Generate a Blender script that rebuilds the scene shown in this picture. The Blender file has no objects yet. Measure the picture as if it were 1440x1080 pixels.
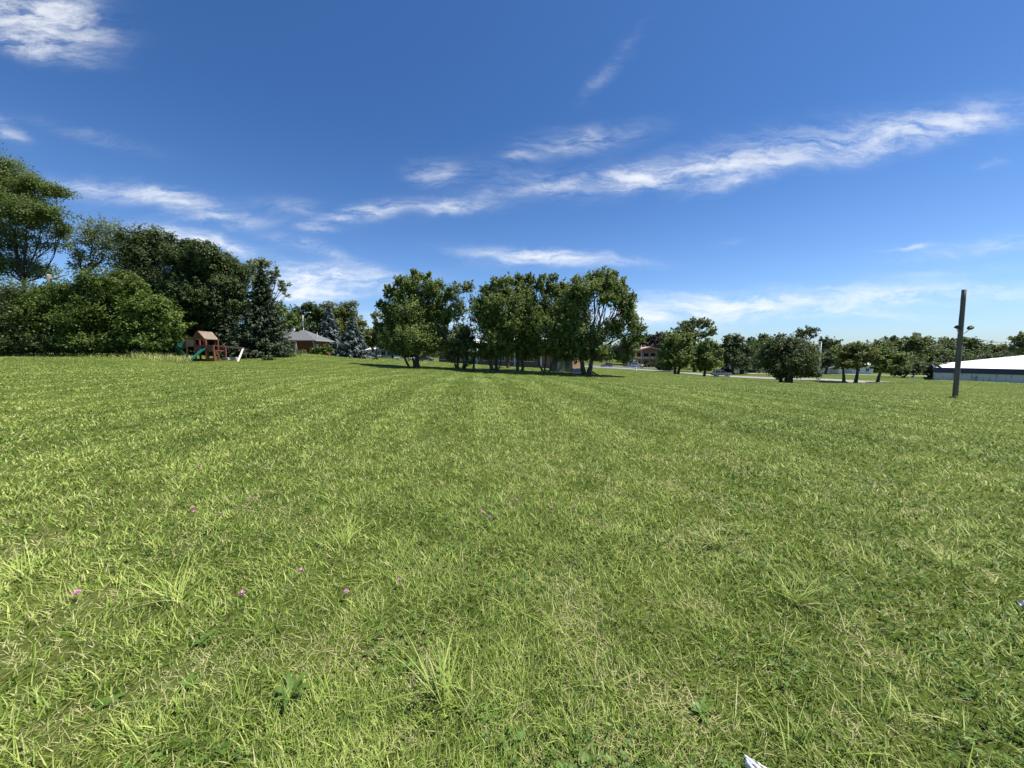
import bpy, math, random
import numpy as np
from mathutils import Matrix, Vector

R = math.radians
rng = np.random.default_rng(7)
random.seed(7)
S = bpy.context.scene
COL = S.collection

# ------------------------------------------------------------------ camera
F_PX, PITCH, EYE = 541.0, R(4.85), 1.6
cam_d = bpy.data.cameras.new('camera')
cam_d.sensor_width = 36.0
cam_d.lens = F_PX / 1440 * 36.0
cam_d.clip_start, cam_d.clip_end = 0.05, 6000
cam = bpy.data.objects.new('camera', cam_d)
cam.location = (0, 0, EYE)
cam.rotation_euler = (math.pi / 2 - PITCH, 0, 0)
COL.objects.link(cam)
S.camera = cam
CP, SP = math.cos(PITCH), math.sin(PITCH)


def ray(px, py):
    u, v = (px - 720) / F_PX, (540 - py) / F_PX
    return np.array([u, CP + v * SP, -SP + v * CP])


def at(px, py, Y):
    d = ray(px, py)
    p = d * (Y / d[1])
    p[2] += EYE
    return p


# ------------------------------------------------------------------ sun, sky, exposure
SUN_EL, SUN_AZ = 64.0, 90.0            # azimuth clockwise from +Y (the view direction)
sd = np.array([math.sin(R(SUN_AZ)) * math.cos(R(SUN_EL)), math.cos(R(SUN_AZ)) * math.cos(R(SUN_EL)), math.sin(R(SUN_EL))])
sun_d = bpy.data.lights.new('sun', 'SUN')
sun_d.energy, sun_d.angle, sun_d.color = 5.0, R(0.53), (1.0, 0.94, 0.82)
sun = bpy.data.objects.new('sun', sun_d)
sun.rotation_euler = Vector(-sd).to_track_quat('-Z', 'Y').to_euler()
sun.location = (0, 0, 60)
COL.objects.link(sun)

S.view_settings.view_transform = 'Standard'
S.view_settings.look = 'None'
S.view_settings.exposure = 0.60
S.view_settings.gamma = 1.0
S.view_settings.use_curve_mapping = False

SKY_STRENGTH = 0.092
W = bpy.data.worlds.new('World')
S.world = W
W.use_nodes = True
nt = W.node_tree
N, Lk = nt.nodes, nt.links
N.clear()


def nd(tree, kind, **kw):
    n = tree.nodes.new(kind)
    for k, v in kw.items():
        setattr(n, k, v)
    return n


def mth(tree, op, a, b=None, c=None, clamp=False):
    n = tree.nodes.new('ShaderNodeMath')
    n.operation = op
    n.use_clamp = clamp
    for i, x in enumerate((a, b, c)):
        if x is None:
            continue
        if isinstance(x, (int, float)):
            n.inputs[i].default_value = x
        else:
            tree.links.new(x, n.inputs[i])
    return n.outputs[0]


sky = nd(nt, 'ShaderNodeTexSky', sky_type='NISHITA', sun_disc=False)
sky.sun_elevation, sky.sun_rotation = R(SUN_EL), R(SUN_AZ)
sky.altitude, sky.air_density, sky.dust_density, sky.ozone_density = 200, 1.0, 0.6, 2.2
tc = nd(nt, 'ShaderNodeTexCoord')
sep = nd(nt, 'ShaderNodeSeparateXYZ')
Lk.new(tc.outputs['Generated'], sep.inputs[0])
dy = mth(nt, 'MAXIMUM', sep.outputs[1], 0.05)
gx = mth(nt, 'DIVIDE', sep.outputs[0], dy)
gz = mth(nt, 'DIVIDE', sep.outputs[2], dy)
comb = nd(nt, 'ShaderNodeCombineXYZ')
Lk.new(gx, comb.inputs[0]); Lk.new(gz, comb.inputs[1])


def noise(tree, vec, scale, detail=6, rough=0.55, dist=0.0, lac=2.0):
    n = tree.nodes.new('ShaderNodeTexNoise')
    n.inputs['Scale'].default_value = scale
    n.inputs['Detail'].default_value = detail
    n.inputs['Roughness'].default_value = rough
    n.inputs['Distortion'].default_value = dist
    n.inputs['Lacunarity'].default_value = lac
    if vec is not None:
        tree.links.new(vec, n.inputs['Vector'])
    return n


# wispy warp of the cloud layer
wn = noise(nt, comb.outputs[0], 5.0, 5, 0.6)
wsub = nd(nt, 'ShaderNodeVectorMath', operation='SUBTRACT')
Lk.new(wn.outputs['Color'], wsub.inputs[0]); wsub.inputs[1].default_value = (0.5, 0.5, 0.5)
wmul = nd(nt, 'ShaderNodeVectorMath', operation='MULTIPLY')
Lk.new(wsub.outputs[0], wmul.inputs[0]); wmul.inputs[1].default_value = (0.11, 0.050, 0)
wadd = nd(nt, 'ShaderNodeVectorMath', operation='ADD')
Lk.new(comb.outputs[0], wadd.inputs[0]); Lk.new(wmul.outputs[0], wadd.inputs[1])
wn2 = noise(nt, wadd.outputs[0], 21.0, 4, 0.6)
wsub2 = nd(nt, 'ShaderNodeVectorMath', operation='SUBTRACT')
Lk.new(wn2.outputs['Color'], wsub2.inputs[0]); wsub2.inputs[1].default_value = (0.5, 0.5, 0.5)
wmul2 = nd(nt, 'ShaderNodeVectorMath', operation='MULTIPLY')
Lk.new(wsub2.outputs[0], wmul2.inputs[0]); wmul2.inputs[1].default_value = (0.022, 0.014, 0)
wadd2 = nd(nt, 'ShaderNodeVectorMath', operation='ADD')
Lk.new(wadd.outputs[0], wadd2.inputs[0]); Lk.new(wmul2.outputs[0], wadd2.inputs[1])
P = wadd2.outputs[0]
# (px, py, half length, half width, rise in degrees, density)
CLOUDS = [
    (1130, 212, 225, 14, 9, .46), (1010, 237, 120, 12, 6, .5), (905, 246, 52, 15, 8, .6), (1030, 254, 46, 10, 12, .5),
    (1310, 184, 90, 15, 15, .55), (1190, 182, 180, 16, 8, .2), (825, 195, 66, 13, 8, .38), (790, 258, 62, 13, 4, .30),
    (615, 242, 30, 12, 0, .42), (510, 302, 52, 9, 14, .8), (447, 323, 20, 5, -2, .7), (628, 290, 44, 8, -2, .65), (705, 270, 70, 12, 14, .12),
    (728, 220, 24, 5, 2, .35), (240, 279, 48, 10, -9, 1.0), (150, 268, 66, 11, -4, .5), (310, 306, 66, 10, -4, .35), (420, 292, 50, 12, -8, .15),
    (275, 338, 66, 11, -10, 1.0), (28, 14, 80, 28, -12, 1.0), (52, 62, 56, 13, -10, .75), (110, 18, 36, 26, -40, .25),
    (455, 390, 88, 12, -2, 1.2), (445, 412, 66, 8, 2, .9), (415, 402, 34, 18, 0, .8), (420, 340, 28, 6, -8, .4), (470, 360, 66, 7, -18, .26),
    (770, 362, 84, 8, -3, 1.0), (730, 368, 46, 6, 6, .5), (845, 114, 34, 8, 38, .09), (880, 68, 40, 9, 48, .05), (690, 240, 60, 16, 8, .06),
    (1090, 426, 300, 13, 3, .60), (980, 436, 130, 11, 2, .65), (1000, 415, 100, 6, -2, .3), (1220, 442, 100, 5, -4, .3), (1330, 415, 110, 13, 2, .25), (930, 450, 84, 10, 0, .45),
    (1290, 348, 40, 3, 4, .35), (1390, 345, 100, 10, 9, .22), (1400, 228, 16, 4, 9, .2), (6, 182, 24, 11, -25, .4), (130, 190, 70, 9, -14, .10),
    (1020, 344, 14, 4, 10, .12), (1320, 385, 80, 8, 6, .15), (560, 455, 110, 14, 0, .3), (1140, 440, 56, 5, 3, .25), (1060, 432, 56, 4, -4, .3),
]
total = None
for (cx, cy, a, b, ang, k) in CLOUDS:
    d = ray(cx, cy)
    m = nd(nt, 'ShaderNodeMapping', vector_type='TEXTURE')
    m.inputs['Location'].default_value = (d[0] / d[1], d[2] / d[1], 0)
    m.inputs['Rotation'].default_value = (0, 0, R(ang))
    m.inputs['Scale'].default_value = (a / F_PX, b / F_PX, 1)
    Lk.new(P, m.inputs['Vector'])
    ln = nd(nt, 'ShaderNodeVectorMath', operation='DOT_PRODUCT')
    Lk.new(m.outputs[0], ln.inputs[0]); Lk.new(m.outputs[0], ln.inputs[1])
    e = mth(nt, 'MULTIPLY', mth(nt, 'POWER', 2.718, mth(nt, 'MULTIPLY', ln.outputs['Value'], -1.0)), k)
    total = e if total is None else mth(nt, 'ADD', total, e)
fib = nd(nt, 'ShaderNodeMapping', vector_type='POINT')
fib.inputs['Rotation'].default_value = (0, 0, R(-14))
fib.inputs['Scale'].default_value = (2.2, 9.0, 1)
Lk.new(P, fib.inputs['Vector'])
fn = noise(nt, fib.outputs[0], 2.6, 10, 0.68, 0.4)
fm = nd(nt, 'ShaderNodeMapRange', interpolation_type='SMOOTHSTEP')
Lk.new(fn.outputs['Fac'], fm.inputs['Value'])
fm.inputs['From Min'].default_value, fm.inputs['From Max'].default_value = 0.33, 0.72
fm.inputs['To Min'].default_value, fm.inputs['To Max'].default_value = 0.05, 1.7
fib2 = nd(nt, 'ShaderNodeMapping', vector_type='POINT')
fib2.inputs['Rotation'].default_value = (0, 0, R(-38))
fib2.inputs['Scale'].default_value = (9.0, 34.0, 1)
Lk.new(P, fib2.inputs['Vector'])
fn2 = noise(nt, fib2.outputs[0], 1.3, 6, 0.65, 0.8)
fm2 = nd(nt, 'ShaderNodeMapRange')
Lk.new(fn2.outputs['Fac'], fm2.inputs['Value'])
fm2.inputs['From Min'].default_value, fm2.inputs['From Max'].default_value = 0.32, 0.68
fm2.inputs['To Min'].default_value, fm2.inputs['To Max'].default_value = 0.55, 1.35
alpha = mth(nt, 'MULTIPLY', mth(nt, 'MULTIPLY', total, fm.outputs[0]), fm2.outputs[0])
alpha = mth(nt, 'SUBTRACT', 1.0, mth(nt, 'POWER', 2.718, mth(nt, 'MULTIPLY', alpha, -1.1)))
front = mth(nt, 'GREATER_THAN', sep.outputs[1], 0.06)
alpha = mth(nt, 'MULTIPLY', alpha, front, clamp=True)
# the air's own tint: a little deeper blue aloft
grade = nd(nt, 'ShaderNodeMix', data_type='RGBA', blend_type='MULTIPLY')
grade.inputs['Factor'].default_value = 1.0
Lk.new(sky.outputs[0], grade.inputs['A'])
el = nd(nt, 'ShaderNodeMapRange', interpolation_type='SMOOTHSTEP')
Lk.new(sep.outputs[2], el.inputs['Value'])
el.inputs['From Min'].default_value, el.inputs['From Max'].default_value = -0.02, 0.50
air = nd(nt, 'ShaderNodeMix', data_type='RGBA')
Lk.new(el.outputs[0], air.inputs['Factor'])
air.inputs['A'].default_value = (0.70, 0.89, 1.18, 1)
air.inputs['B'].default_value = (0.35, 0.61, 0.93, 1)
Lk.new(air.outputs['Result'], grade.inputs['B'])
cm = nd(nt, 'ShaderNodeMix', data_type='RGBA')
Lk.new(alpha, cm.inputs['Factor'])
Lk.new(grade.outputs['Result'], cm.inputs['A'])
CW = 0.70 / SKY_STRENGTH
cm.inputs['B'].default_value = (CW * 0.97, CW, CW * 1.03, 1)
bg = nd(nt, 'ShaderNodeBackground')
bg.inputs['Strength'].default_value = SKY_STRENGTH
Lk.new(cm.outputs['Result'], bg.inputs['Color'])
wo = nd(nt, 'ShaderNodeOutputWorld')
Lk.new(bg.outputs[0], wo.inputs['Surface'])

# ------------------------------------------------------------------ mesh helpers


class Geo:
    def __init__(s):
        s.V, s.P, s.n, s.T = [], [], 0, []

    def add(s, V, *faces):
        V = np.asarray(V, float).reshape(-1, 3)
        for f in faces:
            f = np.asarray(f, int)
            if f.ndim == 1:
                f = f[None]
            s.P.append(f + s.n)
        s.V.append(V)
        s.n += len(V)
        return s

    def box(s, c, size, M=None):
        c = np.asarray(c, float); h = np.asarray(size, float) / 2
        v = np.array([[x, y, z] for z in (-1, 1) for y in (-1, 1) for x in (-1, 1)], float) * h
        if M is not None:
            v = v @ np.array(M).T
        return s.add(v + c, [[0, 2, 3, 1], [4, 5, 7, 6], [0, 1, 5, 4], [2, 6, 7, 3], [0, 4, 6, 2], [1, 3, 7, 5]])

    def beam(s, a, b, w, h=None, up=(0, 0, 1)):
        a, b = np.asarray(a, float), np.asarray(b, float)
        h = h or w
        d = b - a; L = np.linalg.norm(d); d /= L
        up = np.asarray(up, float)
        if abs(d @ up) > .98:
            up = np.array([0, 1., 0])
        x = np.cross(d, up); x /= np.linalg.norm(x)
        z = np.cross(x, d)
        return s.box((a + b) / 2, (w, L, h), np.stack([x, d, z], 1))

    def tube(s, pts, rad, n=8, wob=0.0, caps=True):
        pts = np.asarray(pts, float)
        rad = np.broadcast_to(np.asarray(rad, float), (len(pts),))
        t = np.gradient(pts, axis=0)
        t /= np.linalg.norm(t, axis=1)[:, None] + 1e-9
        ref = np.array([0, 0, 1.]) if abs(t[0] @ [0, 0, 1]) < .9 else np.array([1., 0, 0])
        rings = []
        for i in range(len(pts)):
            x = np.cross(t[i], ref); x /= np.linalg.norm(x) + 1e-9
            y = np.cross(t[i], x)
            ref = np.cross(x, t[i])
            a = np.arange(n) / n * 2 * np.pi
            rr = rad[i] * (1 + wob * rng.standard_normal(n))
            rings.append(pts[i] + np.outer(np.cos(a) * rr, x) + np.outer(np.sin(a) * rr, y))
        V = np.concatenate(rings)
        m = len(pts)
        i, j = np.meshgrid(np.arange(m - 1), np.arange(n), indexing='ij')
        q = np.stack([i * n + j, i * n + (j + 1) % n, (i + 1) * n + (j + 1) % n, (i + 1) * n + j], -1).reshape(-1, 4)
        f = [q]
        if caps:
            f += [np.arange(n)[::-1], (m - 1) * n + np.arange(n)]
        return s.add(V, *f)

    def prism(s, poly, d0, d1, axes):
        """poly: 2-D outline; extruded d0..d1; axes maps (a,b,t)->xyz index order"""
        poly = np.asarray(poly, float); n = len(poly)
        V = np.zeros((2 * n, 3))
        V[:n, axes[0]] = poly[:, 0]; V[:n, axes[1]] = poly[:, 1]; V[:n, axes[2]] = d0
        V[n:, axes[0]] = poly[:, 0]; V[n:, axes[1]] = poly[:, 1]; V[n:, axes[2]] = d1
        q = [[i, (i + 1) % n, n + (i + 1) % n, n + i] for i in range(n)]
        return s.add(V, np.arange(n)[::-1], n + np.arange(n), q)

    def blob(s, c, r, nu=12, nv=8, wob=0.08):
        th = np.linspace(0, np.pi, nv + 1)[1:-1]
        V = [[0, 0, 1.]]
        for t in th:
            for k in range(nu):
                a = 2 * np.pi * k / nu
                V.append([math.sin(t) * math.cos(a), math.sin(t) * math.sin(a), math.cos(t)])
        V.append([0, 0, -1.])
        V = np.array(V) * (1 + wob * rng.standard_normal((len(V), 1)))
        V = V * np.asarray(r) + np.asarray(c)
        tri = [[0, 1 + k, 1 + (k + 1) % nu] for k in range(nu)]
        last = len(V) - 1
        b = 1 + (nv - 2) * nu
        tri += [[last, b + (k + 1) % nu, b + k] for k in range(nu)]
        q = [[1 + i * nu + k, 1 + (i + 1) * nu + k, 1 + (i + 1) * nu + (k + 1) % nu, 1 + i * nu + (k + 1) % nu] for i in range(nv - 2) for k in range(nu)]
        return s.add(V, tri, q)

    def mesh(s, name, mat, smooth=False, attrs=None):
        V = np.concatenate(s.V)
        me = bpy.data.meshes.new(name)
        me.vertices.add(len(V))
        me.vertices.foreach_set('co', V.astype(np.float32).ravel())
        loops = np.concatenate([p.ravel() for p in s.P]).astype(np.int32)
        tot = np.concatenate([np.full(len(p), p.shape[1]) for p in s.P]).astype(np.int32)
        st = np.concatenate([[0], np.cumsum(tot)[:-1]]).astype(np.int32)
        me.loops.add(len(loops)); me.loops.foreach_set('vertex_index', loops)
        me.polygons.add(len(tot)); me.polygons.foreach_set('loop_start', st); me.polygons.foreach_set('loop_total', tot)
        me.polygons.foreach_set('use_smooth', np.full(len(tot), smooth))
        for k, (dom, val) in (attrs or {}).items():
            at_ = me.attributes.new(k, 'FLOAT', dom)
            at_.data.foreach_set('value', np.asarray(val, np.float32))
        me.update(calc_edges=True)
        me.validate()
        me.materials.append(mat)
        return me


def obj(name, geo, mat, parent=None, smooth=False, attrs=None, loc=None, M=None):
    me = geo.mesh(name, mat, smooth, attrs) if isinstance(geo, Geo) else geo
    o = bpy.data.objects.new(name, me)
    COL.objects.link(o)
    if parent is not None:
        o.parent = parent
    if loc is not None:
        o.location = loc
    return o


def tag(o, label, cat=None, group=None):
    o['label'] = label
    if cat:
        o['category'] = cat
    if group:
        o['group'] = group
    return o


def thing(name, label, cat, loc=(0, 0, 0), rz=0.0, group=None):
    o = bpy.data.objects.new(name, None)
    o.empty_display_size = 0.3
    COL.objects.link(o)
    o.location = loc
    o.rotation_euler = (0, 0, rz)
    return tag(o, label, cat, group)


def copy_tree(o, parent=None):
    c = o.copy()
    COL.objects.link(c)
    if parent is not None:
        c.parent = parent
    for ch in [x for x in o.children]:
        copy_tree(ch, c)
    return c


# ------------------------------------------------------------------ materials
def mat(name, col, rough=0.7, var=0.0, scale=3.0, metal=0.0, bump=0.0, bscale=None, col2=None, spec=0.5, stretch=(1, 1, 1)):
    m = bpy.data.materials.new(name)
    m.use_nodes = True
    t = m.node_tree
    b = t.nodes['Principled BSDF']
    b.inputs['Roughness'].default_value = rough
    b.inputs['Metallic'].default_value = metal
    b.inputs['Specular IOR Level'].default_value = spec
    c4 = (*col, 1)
    b.inputs['Base Color'].default_value = c4
    if var or col2 or bump:
        tc_ = t.nodes.new('ShaderNodeTexCoord')
        mp = t.nodes.new('ShaderNodeMapping')
        mp.inputs['Scale'].default_value = stretch
        t.links.new(tc_.outputs['Object'], mp.inputs['Vector'])
        if var or col2:
            n = noise(t, mp.outputs[0], scale, 6, 0.6)
            r = t.nodes.new('ShaderNodeMapRange')
            t.links.new(n.outputs['Fac'], r.inputs['Value'])
            r.inputs['From Min'].default_value, r.inputs['From Max'].default_value = 0.3, 0.7
            mx = nd(t, 'ShaderNodeMix', data_type='RGBA')
            t.links.new(r.outputs[0], mx.inputs['Factor'])
            a = tuple(x * (1 - var) for x in col) if not col2 else col
            bb = tuple(x * (1 + var) for x in col) if not col2 else col2
            mx.inputs['A'].default_value = (*a, 1); mx.inputs['B'].default_value = (*bb, 1)
            t.links.new(mx.outputs['Result'], b.inputs['Base Color'])
        if bump:
            n2 = noise(t, mp.outputs[0], bscale or scale * 3, 5, 0.6)
            bp = t.nodes.new('ShaderNodeBump')
            bp.inputs['Strength'].default_value = bump
            bp.inputs['Distance'].default_value = 0.05
            t.links.new(n2.outputs['Fac'], bp.inputs['Height'])
            t.links.new(bp.outputs[0], b.inputs['Normal'])
    return m


def leaf_mat(name, dark, light, trans=0.40, rough=0.5):
    m = bpy.data.materials.new(name)
    m.use_nodes = True
    t = m.node_tree
    b = t.nodes['Principled BSDF']
    b.inputs['Roughness'].default_value = rough
    b.inputs['Specular IOR Level'].default_value = 0.35
    a = t.nodes.new('ShaderNodeAttribute'); a.attribute_name = 'tone'
    mx = nd(t, 'ShaderNodeMix', data_type='RGBA')
    t.links.new(a.outputs['Fac'], mx.inputs['Factor'])
    mx.inputs['A'].default_value = (*dark, 1); mx.inputs['B'].default_value = (*light, 1)
    t.links.new(mx.outputs['Result'], b.inputs['Base Color'])
    tr = t.nodes.new('ShaderNodeBsdfTranslucent')
    hs = t.nodes.new('ShaderNodeHueSaturation')
    hs.inputs['Value'].default_value = 1.25
    hs.inputs['Hue'].default_value = 0.485
    t.links.new(mx.outputs['Result'], hs.inputs['Color'])
    t.links.new(hs.outputs[0], tr.inputs['Color'])
    ms = t.nodes.new('ShaderNodeMixShader')
    ms.inputs[0].default_value = trans
    t.links.new(b.outputs[0], ms.inputs[1]); t.links.new(tr.outputs[0], ms.inputs[2])
    t.links.new(ms.outputs[0], t.nodes['Material Output'].inputs['Surface'])
    return m


# ------------------------------------------------------------------ terrain
CTRL = [(0, 500, 45), (-200, 499, 45), (100, 501, 45), (200, 503, 44), (285, 508, 46), (370, 505, 47), (345, 510, 44), (430, 497, 75), (463, 500, 72),
        (497, 504, 76), (520, 506, 100), (590, 508, 104), (585, 517, 50), (645, 519, 48), (693, 523, 47), (766, 525, 46), (825, 528, 46),
        (615, 508.5, 95), (745, 517, 76), (825, 522, 55), (766, 519.5, 55), (693, 516.5, 56), (645, 514, 57), (585, 512.5, 58), (825, 533, 41), (693, 528, 42), (952, 526, 95), (1012, 530, 105), (1107, 538, 64), (1151, 534.5, 88), (1187, 537, 84),
        (1245, 537.5, 70), (1280, 535, 72), (1320, 535.5, 79), (1440, 541.5, 73), (1343, 560, 30)]
cw = [at(*c) for c in CTRL]
cw += [np.array(p, float) for p in [(0, 0, 0), (-3, 2, 0), (3, 2, -.02), (0, 7, 0), (-10, 7, .05), (12, 8, -.42), (-25, 22, .35), (0, 22, -.12), (16, 24, -.85),
       (-150, 60, 1.5), (-150, 150, 1), (-60, 130, .2), (-15, 170, -3), (60, 210, -5), (36, 150, -5), (66, 90, -5.25), (74, 78, -5.1), (120, 150, -6), (150, 60, -6),
       (100, 30, -5), (200, 200, -6), (-200, 0, 1), (60, -20, -2), (0, -40, .3), (-60, -20, .5), (45, 150, -5), (70, 110, -5.2)]]
cw = np.array(cw)


def _U(r2):
    return 0.5 * r2 * np.log(r2 + 1e-9)


_n = len(cw)
_d2 = ((cw[:, None, :2] - cw[None, :, :2]) ** 2).sum(-1)
_K = _U(_d2) + np.eye(_n) * 0.6
_Pm = np.c_[np.ones(_n), cw[:, :2]]
_A = np.block([[_K, _Pm], [_Pm.T, np.zeros((3, 3))]])
_w = np.linalg.solve(_A, np.r_[cw[:, 2], 0, 0, 0])


def G(x, y):
    x = np.atleast_1d(np.asarray(x, float)); y = np.atleast_1d(np.asarray(y, float))
    r = np.hypot(x, y)
    k = np.minimum(1, 230 / np.maximum(r, 1e-6))
    x2, y2 = x * k, y * k
    out = np.empty_like(x2)
    for i in range(0, len(x2), 40000):
        xs, ys = x2[i:i + 40000], y2[i:i + 40000]
        d2 = (xs[:, None] - cw[None, :, 0]) ** 2 + (ys[:, None] - cw[None, :, 1]) ** 2
        out[i:i + 40000] = _U(d2) @ _w[:_n] + _w[_n] + _w[_n + 1] * xs + _w[_n + 2] * ys
    return out


def g1(x, y):
    return float(G(x, y)[0])


def gpt(px, Y, py=520):
    p = at(px, py, Y)
    p[2] = g1(p[0], p[1])
    return p


def turf_color(t, fac_scale=1.0):
    """large soft patches of greener and yellower turf, from the place's own coordinates"""
    g = t.nodes.new('ShaderNodeNewGeometry')
    a = noise(t, g.outputs['Position'], 0.16, 4, 0.55)
    b = noise(t, g.outputs['Position'], 1.4, 4, 0.6)
    return g, a.outputs['Fac'], b.outputs['Fac']


def ground_material():
    m = bpy.data.materials.new('turf_soil')
    m.use_nodes = True
    t = m.node_tree
    b = t.nodes['Principled BSDF']
    b.inputs['Roughness'].default_value = 0.95
    b.inputs['Specular IOR Level'].default_value = 0.1
    g, fa, fb = turf_color(t)
    fine = noise(t, g.outputs['Position'], 9.0, 6, 0.7)
    mid = mth(t, 'ADD', mth(t, 'MULTIPLY', fa, 0.5), mth(t, 'MULTIPLY', fb, 0.5))
    r = t.nodes.new('ShaderNodeValToRGB')
    t.links.new(mid, r.inputs[0])
    r.color_ramp.elements[0].position, r.color_ramp.elements[0].color = 0.36, (0.055, 0.090, 0.014, 1)
    r.color_ramp.elements[1].position, r.color_ramp.elements[1].color = 0.64, (0.115, 0.145, 0.026, 1)
    mx = nd(t, 'ShaderNodeMix', data_type='RGBA')
    fr = nd(t, 'ShaderNodeMapRange')
    t.links.new(fine.outputs['Fac'], fr.inputs['Value'])
    fr.inputs['From Min'].default_value, fr.inputs['From Max'].default_value = 0.52, 0.75
    fr.inputs['To Max'].default_value = 0.55
    t.links.new(fr.outputs[0], mx.inputs['Factor'])
    t.links.new(r.outputs[0], mx.inputs['A'])
    mx.inputs['B'].default_value = (0.17, 0.135, 0.070, 1)
    t.links.new(mx.outputs['Result'], b.inputs['Base Color'])
    bp = t.nodes.new('ShaderNodeBump')
    bp.inputs['Strength'].default_value, bp.inputs['Distance'].default_value = 0.9, 0.06
    bn = noise(t, g.outputs['Position'], 5.0, 8, 0.75)
    t.links.new(bn.outputs['Fac'], bp.inputs['Height'])
    t.links.new(bp.outputs[0], b.inputs['Normal'])
    return m


M_GROUND = ground_material()
k = np.linspace(-1, 1, 261)
ax = np.sinh(k * 5.2) / math.sinh(5.2) * 2600
gx_, gy_ = np.meshgrid(ax, ax + 0.0, indexing='ij')
gy_ = gy_ + 20
gz_ = G(gx_.ravel(), gy_.ravel())
n_ = len(ax)
i, j = np.meshgrid(np.arange(n_ - 1), np.arange(n_ - 1), indexing='ij')
q = np.stack([i * n_ + j, (i + 1) * n_ + j, (i + 1) * n_ + j + 1, i * n_ + j + 1], -1).reshape(-1, 4)
ground = obj('ground', Geo().add(np.c_[gx_.ravel(), gy_.ravel(), gz_], q), M_GROUND, smooth=True)
ground['kind'] = 'structure'


def strip(name, pts, width, mat_, lift, side=1.0):
    """a sheet draped on the ground along a centre line"""
    pts = np.asarray(pts, float)
    seg = np.linalg.norm(np.diff(pts, axis=0), axis=1)
    s = np.r_[0, np.cumsum(seg)]
    u = np.linspace(0, s[-1], int(s[-1] / 1.5) + 2)
    c = np.c_[np.interp(u, s, pts[:, 0]), np.interp(u, s, pts[:, 1])]
    t = np.gradient(c, axis=0); t /= np.linalg.norm(t, axis=1)[:, None]
    nrm = np.c_[t[:, 1], -t[:, 0]]
    mcol = 7
    V = []
    for a in np.linspace(-width / 2, width / 2, mcol):
        p = c + nrm * a
        V.append(np.c_[p, G(p[:, 0], p[:, 1]) + lift])
    V = np.stack(V, 1).reshape(-1, 3)
    i, j = np.meshgrid(np.arange(len(c) - 1), np.arange(mcol - 1), indexing='ij')
    q = np.stack([i * mcol + j, i * mcol + j + 1, (i + 1) * mcol + j + 1, (i + 1) * mcol + j], -1).reshape(-1, 4)
    o = obj(name, Geo().add(V, q), mat_, smooth=True)
    o['kind'] = 'structure'
    return o


M_CONC = mat('pale_concrete', (0.25, 0.245, 0.225), 0.9, 0.14, 1.2, bump=0.2)
M_ASPH = mat('asphalt', (0.11, 0.11, 0.115), 0.9, 0.15, 0.8, bump=0.2)
M_PAINT = mat('road_paint', (0.72, 0.70, 0.62), 0.7, 0.08, 2)
road_c = [(2, 205), (42, 150), (60, 108), (71.5, 90.5), (84, 70)]
strip('road', road_c, 6.6, M_CONC, 0.06)
strip('kerb', [(p[0] - 3.3 * .86, p[1] - 3.3 * .5) for p in road_c], 0.45, M_CONC, 0.17)
strip('road_line', road_c, 0.16, M_PAINT, 0.072)
strip('parking_lot', [(30, 176), (62, 150)], 16, M_ASPH, 0.055)
strip('driveway', [(-52, 100), (-40, 101), (-18, 106), (6, 112)], 6.5, M_CONC, 0.06)
strip('side_street', [(72, 118), (110, 116), (150, 112)], 6, M_CONC, 0.055)

# ------------------------------------------------------------------ trees
BARK = mat('bark', (0.075, 0.060, 0.048), 0.95, 0.35, 6, bump=0.8, bscale=18, stretch=(1, 1, .25))
BARK_PALE = mat('bark_pale', (0.36, 0.32, 0.26), 0.9, 0.25, 5, bump=0.5, stretch=(1, 1, .25))
LM = {
    'maple': leaf_mat('maple_leaf', (0.066, 0.114, 0.022), (0.265, 0.330, 0.085)),
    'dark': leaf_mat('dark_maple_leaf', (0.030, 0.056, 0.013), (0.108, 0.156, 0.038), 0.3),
    'grey': leaf_mat('dusty_leaf', (0.085, 0.120, 0.042), (0.260, 0.310, 0.120)),
    'lime': leaf_mat('bright_leaf', (0.052, 0.095, 0.012), (0.150, 0.210, 0.035), 0.32),
    'bright': leaf_mat('pale_green_leaf', (0.060, 0.115, 0.016), (0.200, 0.270, 0.050), 0.32),
    'olive': leaf_mat('olive_leaf', (0.068, 0.092, 0.018), (0.230, 0.255, 0.060)),
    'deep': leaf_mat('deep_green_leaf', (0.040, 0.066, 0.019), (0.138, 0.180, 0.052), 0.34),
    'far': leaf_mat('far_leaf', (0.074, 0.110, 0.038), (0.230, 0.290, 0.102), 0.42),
    'farm': leaf_mat('dark_far_leaf', (0.046, 0.076, 0.027), (0.140, 0.188, 0.066), 0.36),  # darker green leaf colour for the dark far trees
    'feather': leaf_mat('feathery_leaf', (0.055, 0.095, 0.020), (0.200, 0.265, 0.062), 0.40),
    'pale': leaf_mat('pale_dusty_leaf', (0.105, 0.135, 0.065), (0.270, 0.310, 0.145), 0.42),
    'wine': leaf_mat('wine_leaf', (0.028, 0.026, 0.020), (0.062, 0.052, 0.040), 0.15),
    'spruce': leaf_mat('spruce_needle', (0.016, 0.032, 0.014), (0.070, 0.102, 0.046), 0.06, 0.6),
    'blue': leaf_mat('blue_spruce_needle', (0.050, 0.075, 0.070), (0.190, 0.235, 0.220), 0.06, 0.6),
    'yew': leaf_mat('yew_leaf', (0.030, 0.060, 0.012), (0.090, 0.140, 0.030), 0.15),
    'brown': leaf_mat('brown_leaf', (0.050, 0.028, 0.018), (0.110, 0.065, 0.040), 0.15),
}


def unit(v):
    return v / (np.linalg.norm(v, axis=-1, keepdims=True) + 1e-9)


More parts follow.
